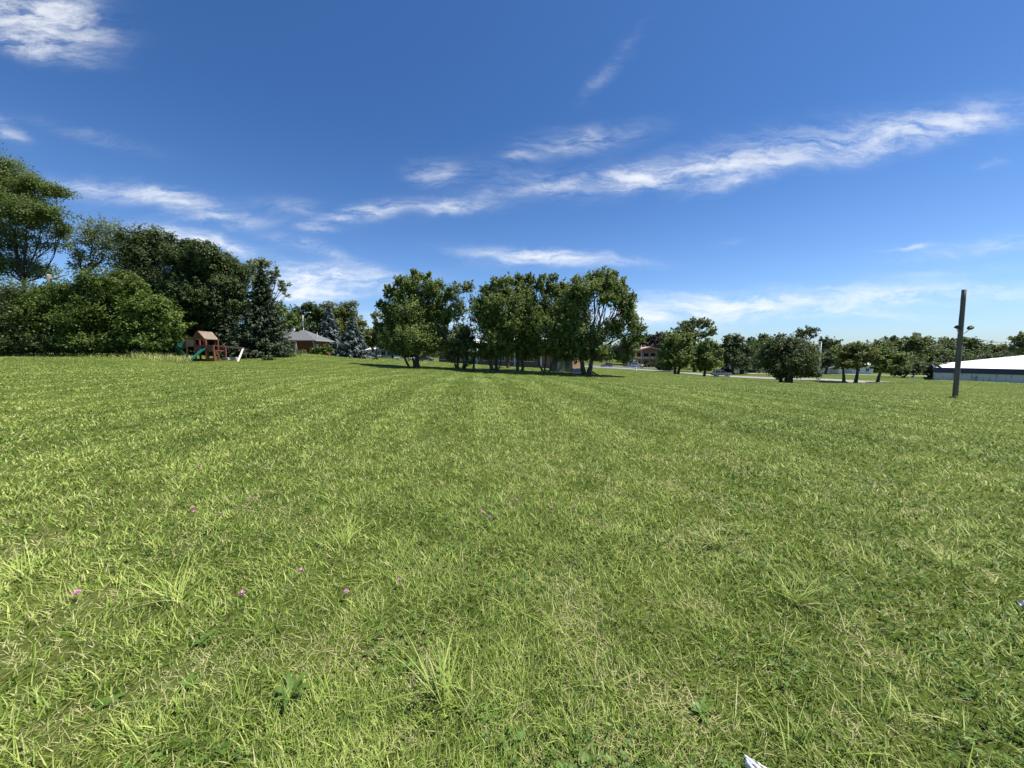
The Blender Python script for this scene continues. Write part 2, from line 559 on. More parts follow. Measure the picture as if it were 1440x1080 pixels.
def leaves_geo(p, axis, nrm, l, w):
    """diamond leaves folded a little along the midrib"""
    n = len(p)
    axis = unit(axis - nrm * (axis * nrm).sum(-1, keepdims=True))
    side = np.cross(nrm, axis)
    l = np.broadcast_to(l, (n,))[:, None]; w = np.broadcast_to(w, (n,))[:, None]
    V = np.stack([p - axis * l * .5, p + side * w * .5 + nrm * w * .12, p + axis * l * .5, p - side * w * .5 + nrm * w * .12], 1).reshape(-1, 3)
    return Geo().add(V, np.arange(n * 4).reshape(-1, 4))


def curve(a, b, sag=0.1, n=6, bow=None):
    a, b = np.asarray(a, float), np.asarray(b, float)
    t = np.linspace(0, 1, n)[:, None]
    L = np.linalg.norm(b - a)
    off = rng.standard_normal(3) * sag * L if bow is None else np.asarray(bow)
    p = a + (b - a) * t + off * (4 * t * (1 - t)) * .5
    p[1:-1] += rng.standard_normal((n - 2, 3)) * L * 0.018
    return p


def broad(name, label, cat, kind, base, Y, ells, stems=None, trunk_px=6.0, dens=1.0, leaf=1.0, twig=1.0, py_fork=None, group=None, shell=0.5,
          depth=1.12, bark=None, filler=.24, spike=.31, limbs=3, flat=0.0, sink=0.0, up=0.5):
    """a broadleaf tree: forked limbs reaching into clumps of twigs"""
    k = Y / F_PX
    bp_ = gpt(base[0], Y, base[1])
    b0 = np.array([bp_[0], Y, bp_[2] - 0.1 - sink])
    C, Rd = [], []
    W_ = (max(e[0] + e[2] for e in ells) - min(e[0] - e[2] for e in ells)) * k
    for e in ells:
        dyy = rng.uniform(-.22, .22) * W_ * depth if len(e) < 5 else e[4]
        c = at(e[0], e[1], Y + dyy)
        s_ = (Y + dyy) / F_PX
        C.append(c); Rd.append([e[2] * s_, min(e[2], e[3] * 1.5) * s_ * depth, e[3] * s_])
    C, Rd = np.array(C), np.array(Rd)
    dn = np.array([e[5] if len(e) > 5 else 1.0 for e in ells])
    area = np.array([e[2] * e[3] * 3.14 for e in ells]) * (1024 / 1440) ** 2
    nl = (area * 6.6 * dens * dn / leaf ** 1.3).astype(int)
    per = 26
    allp, alla, alln, tone = [], [], [], []
    tips = []
    for ci, (c, r) in enumerate(zip(C, Rd)):
        ns = max(5, int(nl[ci] / per))
        nlb = int(np.clip(5 + r.mean() / (2.6 * k * 2), 8, 15))
        ld_ = unit(rng.standard_normal((nlb, 3)) * [1, .8, 1]); ld_[:, 2] += .12
        lc_ = c + ld_ * r * rng.uniform(.30, .82, (nlb, 1))
        lr_ = r * rng.uniform(.27, .50, (nlb, 1)) * [1, 1, .82]
        which = rng.choice(nlb, ns, p=(lr_.prod(1) ** .6) / (lr_.prod(1) ** .6).sum())
        d = unit(rng.standard_normal((ns, 3)))
        d[:, 2] = np.abs(d[:, 2]) * np.where(rng.random(ns) < .74, 1, -1)
        rad = (shell + (1 - shell) * rng.random(ns) ** .6) * rng.uniform(.85, 1.18, ns)
        pc = lc_[which] + d * lr_[which] * rad[:, None]
        fill = rng.random(ns) < filler
        pc[fill] = c + d[fill] * r * rng.uniform(.45, 1.02, (fill.sum(), 1))
        d = unit(d + (pc - c) / r * .5)
        ltone = rng.standard_normal(nlb)[which]
        ok = np.ones(ns, bool)
        for cj in range(len(C)):
            if cj != ci:
                q_ = (((pc - C[cj]) / Rd[cj]) ** 2).sum(1)
                ok &= (q_ > .38) | (rng.random(ns) < .35)
        pc, d, ltone = pc[ok], d[ok], ltone[ok]
        ns = len(pc)
        if ns == 0:
            continue
        tdir = unit(d * [.8, .8, .5] + np.array([0, 0, up]) + rng.standard_normal((ns, 3)) * .45)
        if flat:
            tdir[:, 2] *= (1 - flat); tdir = unit(tdir)
        L = np.clip(r.mean() * .26, 3.0 * k, 9 * k) * twig * rng.uniform(.65, 1.5, ns)
        tips += [(pc[i_], ci) for i_ in rng.permutation(ns)[:limbs + 1]]
        m = per
        t = rng.uniform(-.7, 1.0, (ns, m))
        off = rng.standard_normal((ns, m, 3)) * (spike * L)[:, None, None] * (1.05 - .62 * np.clip(t, 0, 1))[..., None]
        off[..., 2] *= (1 - .5 * flat)
        p = pc[:, None] + tdir[:, None] * (t * L[:, None])[..., None] + off
        nrm = unit(np.array([0, 0, .50]) + d[:, None] * .75 + rng.standard_normal((ns, m, 3)) * .55)
        ax_ = tdir[:, None] * .6 + rng.standard_normal((ns, m, 3)) * .8
        allp.append(p.reshape(-1, 3)); alln.append(nrm.reshape(-1, 3)); alla.append(ax_.reshape(-1, 3))
        tone.append((np.clip(.42 + .14 * rng.standard_normal((ns, 1)) + .12 * ltone[:, None], 0, 1) + .22 * rng.standard_normal((ns, m))).ravel())
    p = np.concatenate(allp); nrm = np.concatenate(alln); ax_ = np.concatenate(alla); tone = np.clip(np.concatenate(tone), 0, 1)
    lw = leaf * 1.95 * k * 1.406 * rng.uniform(.65, 1.3, len(p))
    gp = G(p[:, 0], p[:, 1])
    keep = p[:, 2] > gp + .05
    p, nrm, ax_, tone, lw = p[keep], nrm[keep], ax_[keep], tone[keep], lw[keep]
    root = thing(name, label, cat, tuple(b0), group=group)
    o = obj('crown', leaves_geo(p - b0, ax_, nrm, lw, lw * .62), LM[kind], root, attrs={'tone': ('FACE', tone)})
    # wood
    g = Geo()
    mean = (C * dn[:, None] * area[:, None]).sum(0) / (dn * area).sum()
    low = min(e[1] + e[3] for e in ells)
    stems = stems or [(base[0], base[1])]
    nst = len(stems)
    forks = []
    for si, st in enumerate(stems):
        sx, sy = st[0], st[1]
        s0 = gpt(sx, Y, sy); s0[1] = Y + (st[2] if len(st) > 2 else rng.uniform(-.4, .4) * (nst > 1)); s0[2] = g1(s0[0], s0[1]) - .15 - sink
        fy = py_fork or (min(mean[2], s0[2] + (mean[2] - s0[2]) * .55))
        if py_fork:
            fz = at(sx, py_fork, Y)[2]
        else:
            fz = fy
        lean = (mean[0] - s0[0]) * .35 if nst == 1 else (s0[0] - b0[0]) * .6 + (st[3] * k if len(st) > 3 else 0)
        f_ = np.array([s0[0] + lean, s0[1] + rng.uniform(-.3, .3), fz])
        r0 = (st[4] if len(st) > 4 else trunk_px * (1 if nst == 1 else .6)) * k / 2
        if nst > 1 and abs(s0[0] - b0[0]) + abs(s0[1] - b0[1]) > .02:
            g.tube([s0 - b0 + [0, 0, -.05], (s0 - b0) * .5 + [0, 0, -.2], np.array([0, 0, -.12])], max(.06, r0 * .6), 6)
        c = curve(s0, f_, .05, 7)
        rr = np.linspace(1, .62, 7) * r0
        rr[0] *= 1.2; rr[1] *= 1.04
        g.tube(c - b0, rr, 9, .05)
        forks.append((f_, r0 * .66))
    for ci, c in enumerate(C):
        fi = min(range(len(forks)), key=lambda a: np.linalg.norm((forks[a][0] - c)[:2]))
        f_, r_ = forks[fi]
        cen = c - np.array([0, 0, Rd[ci][2] * .25])
        lc = curve(f_, cen, .12, 7)
        rl = r_ * .78 * min(1, .30 + .4 * Rd[ci].mean() / (Rd.mean() + 1e-6))
        g.tube(lc - b0, np.linspace(rl, rl * .35, 7), 7, .04)
        for (tp, cj) in [t_ for t_ in tips if t_[1] == ci]:
            s_ = lc[rng.integers(2, 7)]
            bc = curve(s_, tp, .12, 5)
            g.tube(bc - b0, np.linspace(rl * .4, rl * .08, 5), 5, 0)
    obj('trunk', g, bark or BARK, root, smooth=True)
    return root


def conifer(name, label, kind, base, Y, top_py, half_px, cat='spruce', dens=1.0, group=None, skirt=0.06, ragged=0.16, lean=0.0):
    k = Y / F_PX
    b = gpt(base[0], Y, base[1]); b[1] = Y
    H = at(base[0], top_py, Y)[2] - b[2]
    Rm = half_px * k
    root = thing(name, label, cat, tuple(b), group=group)
    g = Geo()
    g.tube([[0, 0, -.1], [0, 0, H * .5], [0, 0, H * .98]], [Rm * .07 + .08, Rm * .045 + .04, .02], 8, .03)
    ps, axs, nrs, tn = [], [], [], []
    nb = int(150 * dens * max(1, H / 9))
    for i_ in range(nb):
        u = (i_ + rng.random()) / nb
        h = skirt + (1 - skirt) * u ** 1.15
        rr = Rm * (1 - h) ** .92 * rng.uniform(1 - ragged * 1.6, 1 + ragged) + .12
        a = i_ * 2.39996 + rng.uniform(-.4, .4)
        dxy = np.array([math.cos(a), math.sin(a)])
        z0 = H * h
        droop = rr * rng.uniform(.10, .28) * (1.25 - h)
        nseg = max(3, int(rr / (.55 * k * 8)))
        t = np.linspace(0, 1, 7)
        line = np.c_[dxy[0] * rr * t, dxy[1] * rr * t, z0 - droop * np.sin(t * 2.3) + rr * .10 * t ** 3]
        if i_ % 3 == 0:
            g.tube(line, np.linspace(.035 + rr * .012, .01, 7), 5, 0, False)
        m = int(26 + 46 * rr / Rm)
        tt = rng.uniform(.12, 1.04, m) ** .8
        c = np.c_[dxy[0] * rr * tt, dxy[1] * rr * tt, np.interp(tt, t, line[:, 2])]
        sd_ = np.array([-dxy[1], dxy[0], 0])
        off = rng.uniform(-1, 1, m) * rr * .26 * (1.15 - tt * .8)
        c += sd_ * off[:, None]
        c[:, 2] += rng.normal(-.02, .045, m) * rr - np.abs(off) * .22
        ax_ = np.c_[np.tile(dxy, (m, 1)), np.full(m, -.18)] + sd_ * (off / (rr * .3 + 1e-6))[:, None] * .7 + rng.standard_normal((m, 3)) * .3
        nr = unit(np.array([0, 0, 1.]) + np.r_[dxy, 0] * .35 + rng.standard_normal((m, 3)) * .5)
        ps.append(c); axs.append(ax_); nrs.append(nr)
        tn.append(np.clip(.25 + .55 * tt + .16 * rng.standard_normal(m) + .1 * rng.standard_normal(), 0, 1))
    p = np.concatenate(ps); ax_ = np.concatenate(axs); nr = np.concatenate(nrs); tn = np.concatenate(tn)
    p[:, 0] += lean * (1 - p[:, 2] / H) * Rm
    # tip tuft
    keep = p[:, 2] > .12
    p, ax_, nr, tn = p[keep], ax_[keep], nr[keep], tn[keep]
    l = 3.5 * k * 1.406 * rng.uniform(.7, 1.35, len(p))
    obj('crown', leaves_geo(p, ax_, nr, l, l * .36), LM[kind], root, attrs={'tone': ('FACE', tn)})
    obj('trunk', g, BARK, root, smooth=True)
    return root


def shrub(name, label, kind, px, py, Y, rx, ry, cat='shrub', dens=1.0, group=None, leaf=1.0):
    return broad(name, label, cat, kind, (px, py + ry * .9), Y, [(px - rx * .3, py, rx * .65, ry * .9), (px + rx * .32, py + ry * .1, rx * .65, ry * .85), (px, py - ry * .15, rx * .7, ry * .85)],
                 stems=[(px - rx * .2, py + ry), (px + rx * .2, py + ry), (px, py + ry)], trunk_px=1.2, dens=dens * 1.25, leaf=leaf, group=group, limbs=1, shell=.35)


# --- left boundary
broad('maple_tree', 'tall maple with dark forking limbs at the left edge of the photo', 'tree', 'feather', (62, 500), 52,
      [(-45, 300, 50, 60, 0), (10, 285, 42, 34, 1), (38, 310, 36, 24, -1), (0, 240, 26, 24, 0), (48, 264, 26, 14, 0), (80, 272, 22, 9, 0), (74, 300, 24, 12, -1), (86, 326, 16, 9, 1, .6), (-10, 365, 40, 28, 1, .6), (8, 340, 26, 14, 0, .4), (-20, 255, 30, 30, 0), (30, 335, 18, 8, 0, .5), (25, 378, 34, 16, .5, .5), (62, 384, 22, 10, .5, .4), (58, 345, 16, 10, .5, .35)],
      trunk_px=5.5, dens=.85, py_fork=398, twig=1.6, limbs=6, up=.15, flat=.25, leaf=.85)
broad('airy_tree', 'thin airy tree showing sky through it behind the bushes at left', 'tree', 'grey', (122, 500), 66,
      [(128, 330, 38, 22, 0, .75), (150, 340, 28, 22, 1, .7), (108, 345, 26, 26, -1, .65), (140, 362, 30, 18, 0, .6), (112, 372, 18, 14, 0, .5)], trunk_px=6, dens=.50, py_fork=385, limbs=5, flat=.4, leaf=.85)
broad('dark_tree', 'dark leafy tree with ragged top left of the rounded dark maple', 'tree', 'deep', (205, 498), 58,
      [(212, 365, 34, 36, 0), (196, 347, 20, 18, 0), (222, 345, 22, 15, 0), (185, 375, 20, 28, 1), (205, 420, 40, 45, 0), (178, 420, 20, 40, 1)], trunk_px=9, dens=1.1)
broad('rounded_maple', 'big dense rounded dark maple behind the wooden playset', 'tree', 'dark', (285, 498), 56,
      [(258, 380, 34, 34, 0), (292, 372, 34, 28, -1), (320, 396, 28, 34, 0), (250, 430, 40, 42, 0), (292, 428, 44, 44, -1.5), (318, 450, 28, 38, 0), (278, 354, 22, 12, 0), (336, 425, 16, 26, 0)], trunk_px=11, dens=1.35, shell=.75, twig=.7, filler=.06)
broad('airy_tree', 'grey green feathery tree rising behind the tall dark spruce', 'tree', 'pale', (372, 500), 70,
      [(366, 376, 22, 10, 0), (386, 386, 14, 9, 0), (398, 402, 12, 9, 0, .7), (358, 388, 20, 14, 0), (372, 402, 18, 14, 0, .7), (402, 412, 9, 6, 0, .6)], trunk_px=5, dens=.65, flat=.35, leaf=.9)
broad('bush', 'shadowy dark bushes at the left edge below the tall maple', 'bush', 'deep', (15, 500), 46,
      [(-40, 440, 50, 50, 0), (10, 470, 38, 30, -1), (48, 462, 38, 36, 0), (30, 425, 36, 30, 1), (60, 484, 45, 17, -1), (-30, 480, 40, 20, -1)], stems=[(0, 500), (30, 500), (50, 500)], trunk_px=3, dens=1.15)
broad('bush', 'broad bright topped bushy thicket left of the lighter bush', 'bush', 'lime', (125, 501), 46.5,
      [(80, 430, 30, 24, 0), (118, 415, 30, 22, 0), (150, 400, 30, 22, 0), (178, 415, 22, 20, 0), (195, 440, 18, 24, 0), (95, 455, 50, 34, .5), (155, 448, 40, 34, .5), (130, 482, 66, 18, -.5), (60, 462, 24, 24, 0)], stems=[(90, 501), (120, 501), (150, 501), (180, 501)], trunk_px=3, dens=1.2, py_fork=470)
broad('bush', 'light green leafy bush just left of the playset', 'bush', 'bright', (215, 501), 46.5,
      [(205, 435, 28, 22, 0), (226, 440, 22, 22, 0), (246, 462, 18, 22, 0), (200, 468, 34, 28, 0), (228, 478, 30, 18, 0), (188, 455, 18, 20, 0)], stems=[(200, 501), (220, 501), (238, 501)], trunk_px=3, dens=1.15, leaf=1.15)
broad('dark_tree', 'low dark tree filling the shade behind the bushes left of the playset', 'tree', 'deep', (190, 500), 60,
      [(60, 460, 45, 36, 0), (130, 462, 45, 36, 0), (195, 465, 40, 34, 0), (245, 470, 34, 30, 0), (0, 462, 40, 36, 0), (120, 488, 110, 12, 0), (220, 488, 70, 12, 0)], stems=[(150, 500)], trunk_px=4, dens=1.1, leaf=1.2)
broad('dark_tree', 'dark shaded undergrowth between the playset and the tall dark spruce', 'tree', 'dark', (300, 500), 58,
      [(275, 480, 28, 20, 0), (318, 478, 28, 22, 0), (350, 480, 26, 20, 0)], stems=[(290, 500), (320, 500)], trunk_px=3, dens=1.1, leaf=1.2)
conifer('spruce_tree', 'short dark spruce half hidden behind the playset swing beam', 'spruce', (324, 502), 54, 432, 26, ragged=.25, cat='spruce')
conifer('spruce_tree', 'tall dark green spruce standing right of the playset', 'spruce', (374, 504.5), 52.5, 379, 45, dens=1.9, skirt=.03, lean=-.12)
# the broken pale snag over the thicket
b = gpt(80, 46.6, 500)
sn = thing('dead_snag', 'broken pale dead trunk with one bare limb sticking out above the thicket', 'dead tree', tuple(b))
zt = at(80, 386, 46.6)[2] - b[2]
obj('trunk', Geo().tube([[0, 0, -.1], [.05, 0, zt * .5], [0, 0, zt * .8], [-.03, 0, zt - .1], [-.05, .02, zt]], [.26, .24, .21, .2, .12], 10, .08), BARK_PALE, sn)
obj('limb', Geo().tube([[.1, 0, zt - .55], [.8, 0, zt - .4], [1.6, .1, zt - .1], [2.3, .1, zt]], [.1, .09, .06, .03], 7, .05), BARK_PALE, sn)

# --- beyond the house
broad('yellow_tree', 'pale yellow green tree just right of the tall dark spruce', 'tree', 'lime', (404, 500), 98, [(402, 448, 16, 18, 0), (408, 465, 18, 22, 0), (396, 470, 16, 22, 0)], trunk_px=4, dens=1)
broad('dark_tree', 'dark tree crown behind the street lamp by the grey roofed house', 'tree', 'dark', (436, 500), 112, [(425, 445, 16, 14, 0), (442, 448, 20, 17, 0), (440, 434, 8, 9, 0), (432, 468, 30, 20, 0)], trunk_px=4, dens=1.15)
broad('olive_tree', 'rounded olive green tree between and behind the two blue spruces', 'tree', 'olive', (482, 500), 112, [(470, 444, 18, 17, 0), (486, 443, 18, 16, 0), (490, 465, 24, 22, 0), (500, 462, 14, 16, 0)], trunk_px=4, dens=1.2)
conifer('blue_spruce', 'taller pointed blue grey spruce beside the grey roofed house', 'blue', (465, 500), 90, 431, 22, dens=1.1, ragged=.12)
conifer('blue_spruce', 'shorter dark blue spruce beside the parked pickup truck', 'blue', (497, 504), 77, 445, 23, dens=1.1, ragged=.16)
broad('light_tree', 'light green tree behind the pickup truck', 'tree', 'olive', (524, 500), 135, [(518, 478, 14, 14, 0), (535, 472, 15, 13, 0), (527, 486, 22, 9, 0)], trunk_px=3, dens=1.1)
broad('light_tree', 'mid green tree above the far white house', 'tree', 'maple', (552, 500), 138, [(548, 468, 16, 14, 0), (562, 475, 18, 15, 0), (550, 484, 24, 9, 0)], trunk_px=3, dens=1.1)
broad('thin_tree', 'small pale tree peeping out left of the first middle maple', 'tree', 'grey', (530, 500), 90, [(531, 446, 9, 9, 0, .8), (537, 462, 10, 12, 0, .8), (527, 456, 6, 6, 0, .7)], trunk_px=2.5, dens=.8)

# --- the middle group
GM = 'maples standing in a row in the middle of the field'
broad('maple_tree', 'leftmost maple of the middle row, full upright crown over three stems', 'tree', 'maple', (585, 517), 50,
      [(583, 408, 20, 20, 0), (564, 420, 16, 18, 0), (606, 415, 16, 20, 0), (578, 440, 30, 28, 0), (550, 448, 16, 24, 0), (616, 448, 18, 28, 0), (546, 412, 8, 11, 0), (562, 400, 8, 11, 0), (583, 389, 9, 10, 0), (600, 394, 8, 10, 0), (616, 402, 9, 11, 0), (630, 415, 7, 11, 0), (537, 430, 8, 12, 0), (536, 462, 9, 10, 0), (632, 445, 7, 14, 0), (580, 465, 40, 18, 0), (580, 480, 44, 18, -1), (622, 480, 16, 20, 0), (590, 492, 34, 11, .5), (612, 494, 22, 12, .5), (558, 488, 18, 9, .3)],
      stems=[(588, 517.5, 0, 0, 7), (581, 516, .5, -4, 3), (574, 513, .8, -14, 3)], trunk_px=12, dens=1.3, limbs=3, group=GM, depth=1.3, py_fork=478, up=.9, twig=1.15, spike=.22, filler=.16)
broad('maple_tree', 'sparse thin maple in the middle row with sky showing through its top', 'tree', 'grey', (647, 519), 49,
      [(640, 415, 11, 16, 0, .8), (660, 407, 14, 10, 0, .8), (664, 424, 9, 12, 0, .6), (645, 440, 16, 18, 0, .75), (655, 470, 18, 14, 0), (640, 480, 20, 18, 0)],
      stems=[(643, 519, 0, 0), (652, 519, .4, 4)], trunk_px=6, dens=.85, limbs=5, group=GM, depth=1.3, py_fork=465)
broad('young_tree', 'low dark bushy tree under the sparse maple', 'tree', 'deep', (645, 519), 47.6, [(645, 490, 20, 16, 0), (655, 482, 15, 12, 0), (637, 500, 12, 10, 0)], stems=[(641, 519), (650, 519)], trunk_px=5, dens=1.1)
broad('young_tree', 'small yellow green sapling with a slim trunk right of the low dark tree', 'tree', 'lime', (667, 521), 47, [(662, 488, 11, 8, 0), (676, 486, 11, 7, 0), (668, 497, 14, 7, 0, .6), (660, 510, 9, 6, 0, .7)], trunk_px=4, dens=.9)
broad('maple_tree', 'thick stemmed middle maple whose trunk leans beside a pale branch', 'tree', 'maple', (694, 523), 47.5,
      [(692, 425, 18, 20, 0), (710, 415, 16, 18, 0), (684, 405, 8, 10, 0), (698, 398, 9, 9, 0), (716, 396, 9, 9, 0), (676, 430, 8, 12, 0), (690, 452, 26, 26, 0), (715, 445, 32, 32, 0), (698, 478, 30, 16, 0), (703, 493, 26, 11, 0), (690, 502, 16, 6, .6), (680, 496, 12, 8, .4)],
      stems=[(692, 523, 0, -1, 6), (696, 523.5, .3, 3, 5), (700, 522, -.4, 9, 2.2)], trunk_px=10, dens=1.25, limbs=3, group=GM, depth=1.3, py_fork=482, up=.9, twig=1.15, spike=.22, filler=.16)
broad('maple_tree', 'middle maple on two close upright stems right of the thick stemmed one', 'tree', 'maple', (731, 524), 48,
      [(736, 412, 15, 16, 0), (728, 430, 20, 24, 0), (730, 393, 8, 8, 0), (744, 394, 9, 9, 0), (756, 402, 7, 10, 0), (748, 440, 18, 28, 0), (738, 465, 30, 26, 0), (722, 486, 20, 10, 0), (742, 492, 26, 12, 0), (745, 503, 16, 5, .6)],
      stems=[(728, 524, 0, -1), (734, 524, .2, 4)], trunk_px=7, dens=1.25, limbs=3, group=GM, depth=1.3, py_fork=480, up=.9, twig=1.15, spike=.22, filler=.16)
broad('young_tree', 'dark narrow young trunk with few leaves between two middle maples', 'tree', 'deep', (714, 520), 56, [(714, 500, 5, 5, 0), (716, 492, 7, 6, 0)], trunk_px=4.5, dens=.9, py_fork=505)
broad('maple_tree', 'middle maple spreading on three thin diverging stems by the grey shed', 'tree', 'maple', (766, 525), 47,
      [(766, 408, 12, 16, 0), (784, 412, 14, 20, 0), (764, 393, 7, 7, 0), (778, 392, 7, 8, 0), (764, 450, 28, 26, 0), (786, 455, 24, 32, 0), (770, 478, 34, 14, 0), (778, 493, 32, 10, 0), (790, 502, 18, 6, .6)],
      stems=[(763, 525, 0, -8), (766, 525.5, .3, 1), (770, 524, .2, 13)], trunk_px=5, dens=1.15, limbs=3, group=GM, depth=1.3, py_fork=490, up=.9, twig=1.15, spike=.22, filler=.16)
broad('maple_tree', 'rightmost and widest maple of the middle row with a very thick trunk', 'tree', 'maple', (825, 528), 46.5,
      [(846, 405, 22, 18, 0), (822, 410, 22, 20, -1), (866, 412, 18, 18, 0), (848, 387, 12, 9, 0), (832, 391, 9, 8, 0), (864, 390, 10, 9, 0), (878, 402, 9, 10, 0), (808, 396, 9, 9, 0), (888, 420, 7, 10, 0), (806, 430, 24, 30, 0), (878, 438, 18, 24, 0), (853, 424, 14, 12, -2), (864, 462, 18, 16, 0), (894, 462, 15, 15, 0),
       (812, 468, 30, 30, 0), (838, 478, 22, 14, 1, .6), (884, 484, 16, 14, 0, .8), (900, 475, 8, 8, 0, .7), (850, 497, 16, 10, -1.5), (800, 490, 22, 14, 0), (872, 500, 12, 8, .5, .6), (835, 496, 24, 10, .5), (815, 504, 16, 6, .5), (884, 503, 14, 9, .3, .7)],
      stems=[(822, 528, 0, -2, 8), (827, 528.5, -.2, 3, 8)], trunk_px=12, dens=1.12, limbs=3, group=GM, depth=1.3, py_fork=506, up=.7, twig=1.15, spike=.23, filler=.16)

# --- right hand trees
broad('dark_tree', 'dark green tree crown left above the two storey brick building', 'tree', 'deep', (906, 515), 195, [(908, 482, 20, 12, 0), (895, 490, 14, 14, 0), (880, 492, 20, 14, 0)], trunk_px=3, dens=1.2)
broad('purple_tree', 'dark purplish tree crown right above the two storey brick building', 'tree', 'wine', (930, 515), 190, [(926, 478, 16, 9, 0), (940, 484, 16, 14, 0), (920, 488, 14, 10, 0), (938, 500, 16, 12, 0)], trunk_px=3, dens=1.3)
broad('tall_tree', 'tall airy tree rising above the trees along the road', 'tree', 'grey', (976, 520), 128,
      [(960, 463, 13, 10, 0), (974, 456, 13, 8, 0), (990, 458, 12, 9, 0), (1000, 467, 9, 8, 0), (978, 470, 20, 9, 0), (965, 482, 22, 12, 0)], trunk_px=4, dens=.95, flat=.3)
broad('roadside_tree', 'wide light green tree beside the road left of the small one', 'tree', 'maple', (951, 526), 96,
      [(948, 480, 16, 14, 0), (962, 484, 16, 14, 0), (940, 496, 16, 15, 0), (968, 500, 18, 14, 0), (952, 505, 26, 13, -1), (950, 514, 24, 6, 0)], stems=[(949, 526), (953, 526.5)], trunk_px=7, dens=1.15)
broad('roadside_tree', 'small round light green tree left of the grey suv', 'tree', 'maple', (990, 528), 95,
      [(993, 488, 14, 11, 0), (985, 502, 16, 13, 0), (1003, 498, 12, 12, 0), (998, 510, 18, 9, 0), (990, 516, 18, 6, 0)], trunk_px=4, dens=1.15)
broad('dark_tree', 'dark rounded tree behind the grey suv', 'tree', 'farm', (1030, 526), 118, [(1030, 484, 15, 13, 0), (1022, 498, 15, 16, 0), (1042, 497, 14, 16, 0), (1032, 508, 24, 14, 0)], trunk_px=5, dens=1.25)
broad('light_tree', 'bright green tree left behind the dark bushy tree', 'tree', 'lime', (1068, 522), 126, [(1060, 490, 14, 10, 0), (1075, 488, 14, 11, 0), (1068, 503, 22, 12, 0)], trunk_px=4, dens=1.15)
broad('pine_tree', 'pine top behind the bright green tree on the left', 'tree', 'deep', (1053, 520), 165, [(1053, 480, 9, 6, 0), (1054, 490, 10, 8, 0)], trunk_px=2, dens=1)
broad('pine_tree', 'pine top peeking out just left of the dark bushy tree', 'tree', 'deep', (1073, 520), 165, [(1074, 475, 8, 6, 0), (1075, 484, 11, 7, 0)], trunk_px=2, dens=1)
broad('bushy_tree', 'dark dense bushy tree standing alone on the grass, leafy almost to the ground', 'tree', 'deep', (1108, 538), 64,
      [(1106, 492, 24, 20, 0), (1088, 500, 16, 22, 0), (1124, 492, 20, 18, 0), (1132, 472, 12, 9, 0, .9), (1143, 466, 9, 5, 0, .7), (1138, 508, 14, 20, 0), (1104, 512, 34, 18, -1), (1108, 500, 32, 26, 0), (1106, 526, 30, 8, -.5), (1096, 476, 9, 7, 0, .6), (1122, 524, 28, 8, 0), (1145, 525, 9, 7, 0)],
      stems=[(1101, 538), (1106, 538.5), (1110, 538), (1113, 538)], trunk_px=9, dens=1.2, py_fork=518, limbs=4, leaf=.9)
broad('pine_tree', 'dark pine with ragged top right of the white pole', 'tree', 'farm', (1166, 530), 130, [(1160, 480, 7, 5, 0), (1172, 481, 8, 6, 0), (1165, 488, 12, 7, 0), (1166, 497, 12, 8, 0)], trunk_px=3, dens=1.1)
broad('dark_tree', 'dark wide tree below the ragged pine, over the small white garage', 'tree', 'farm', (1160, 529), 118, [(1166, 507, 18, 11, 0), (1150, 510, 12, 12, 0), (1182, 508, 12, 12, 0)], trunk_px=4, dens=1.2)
broad('locust_tree', 'yellow green small tree with layered branches, nearest of the trees before the road', 'tree', 'olive', (1203, 540), 74,
      [(1200, 490, 17, 9, 0), (1215, 494, 15, 9, 0), (1196, 503, 14, 8, 0), (1216, 507, 20, 9, 0), (1190, 513, 14, 7, 0), (1206, 512, 22, 8, -1), (1205, 500, 22, 14, 0)], trunk_px=4.5, dens=1.0, flat=.55, limbs=5, leaf=.9)
broad('locust_tree', 'small olive tree half hidden left behind the yellow green layered tree', 'tree', 'maple', (1187, 537), 84, [(1184, 497, 13, 12, 0), (1190, 510, 14, 9, 0), (1180, 515, 9, 6, 0)], trunk_px=4, dens=1.05, flat=.4)
broad('locust_tree', 'wide spreading low tree right of the yellow green layered tree', 'tree', 'maple', (1233, 539), 80,
      [(1240, 498, 16, 9, 0), (1256, 506, 18, 10, 0), (1235, 510, 16, 10, 0), (1266, 515, 14, 7, 0), (1246, 517, 24, 7, -1), (1248, 506, 22, 12, 0)], trunk_px=4.5, dens=1.05, flat=.5)
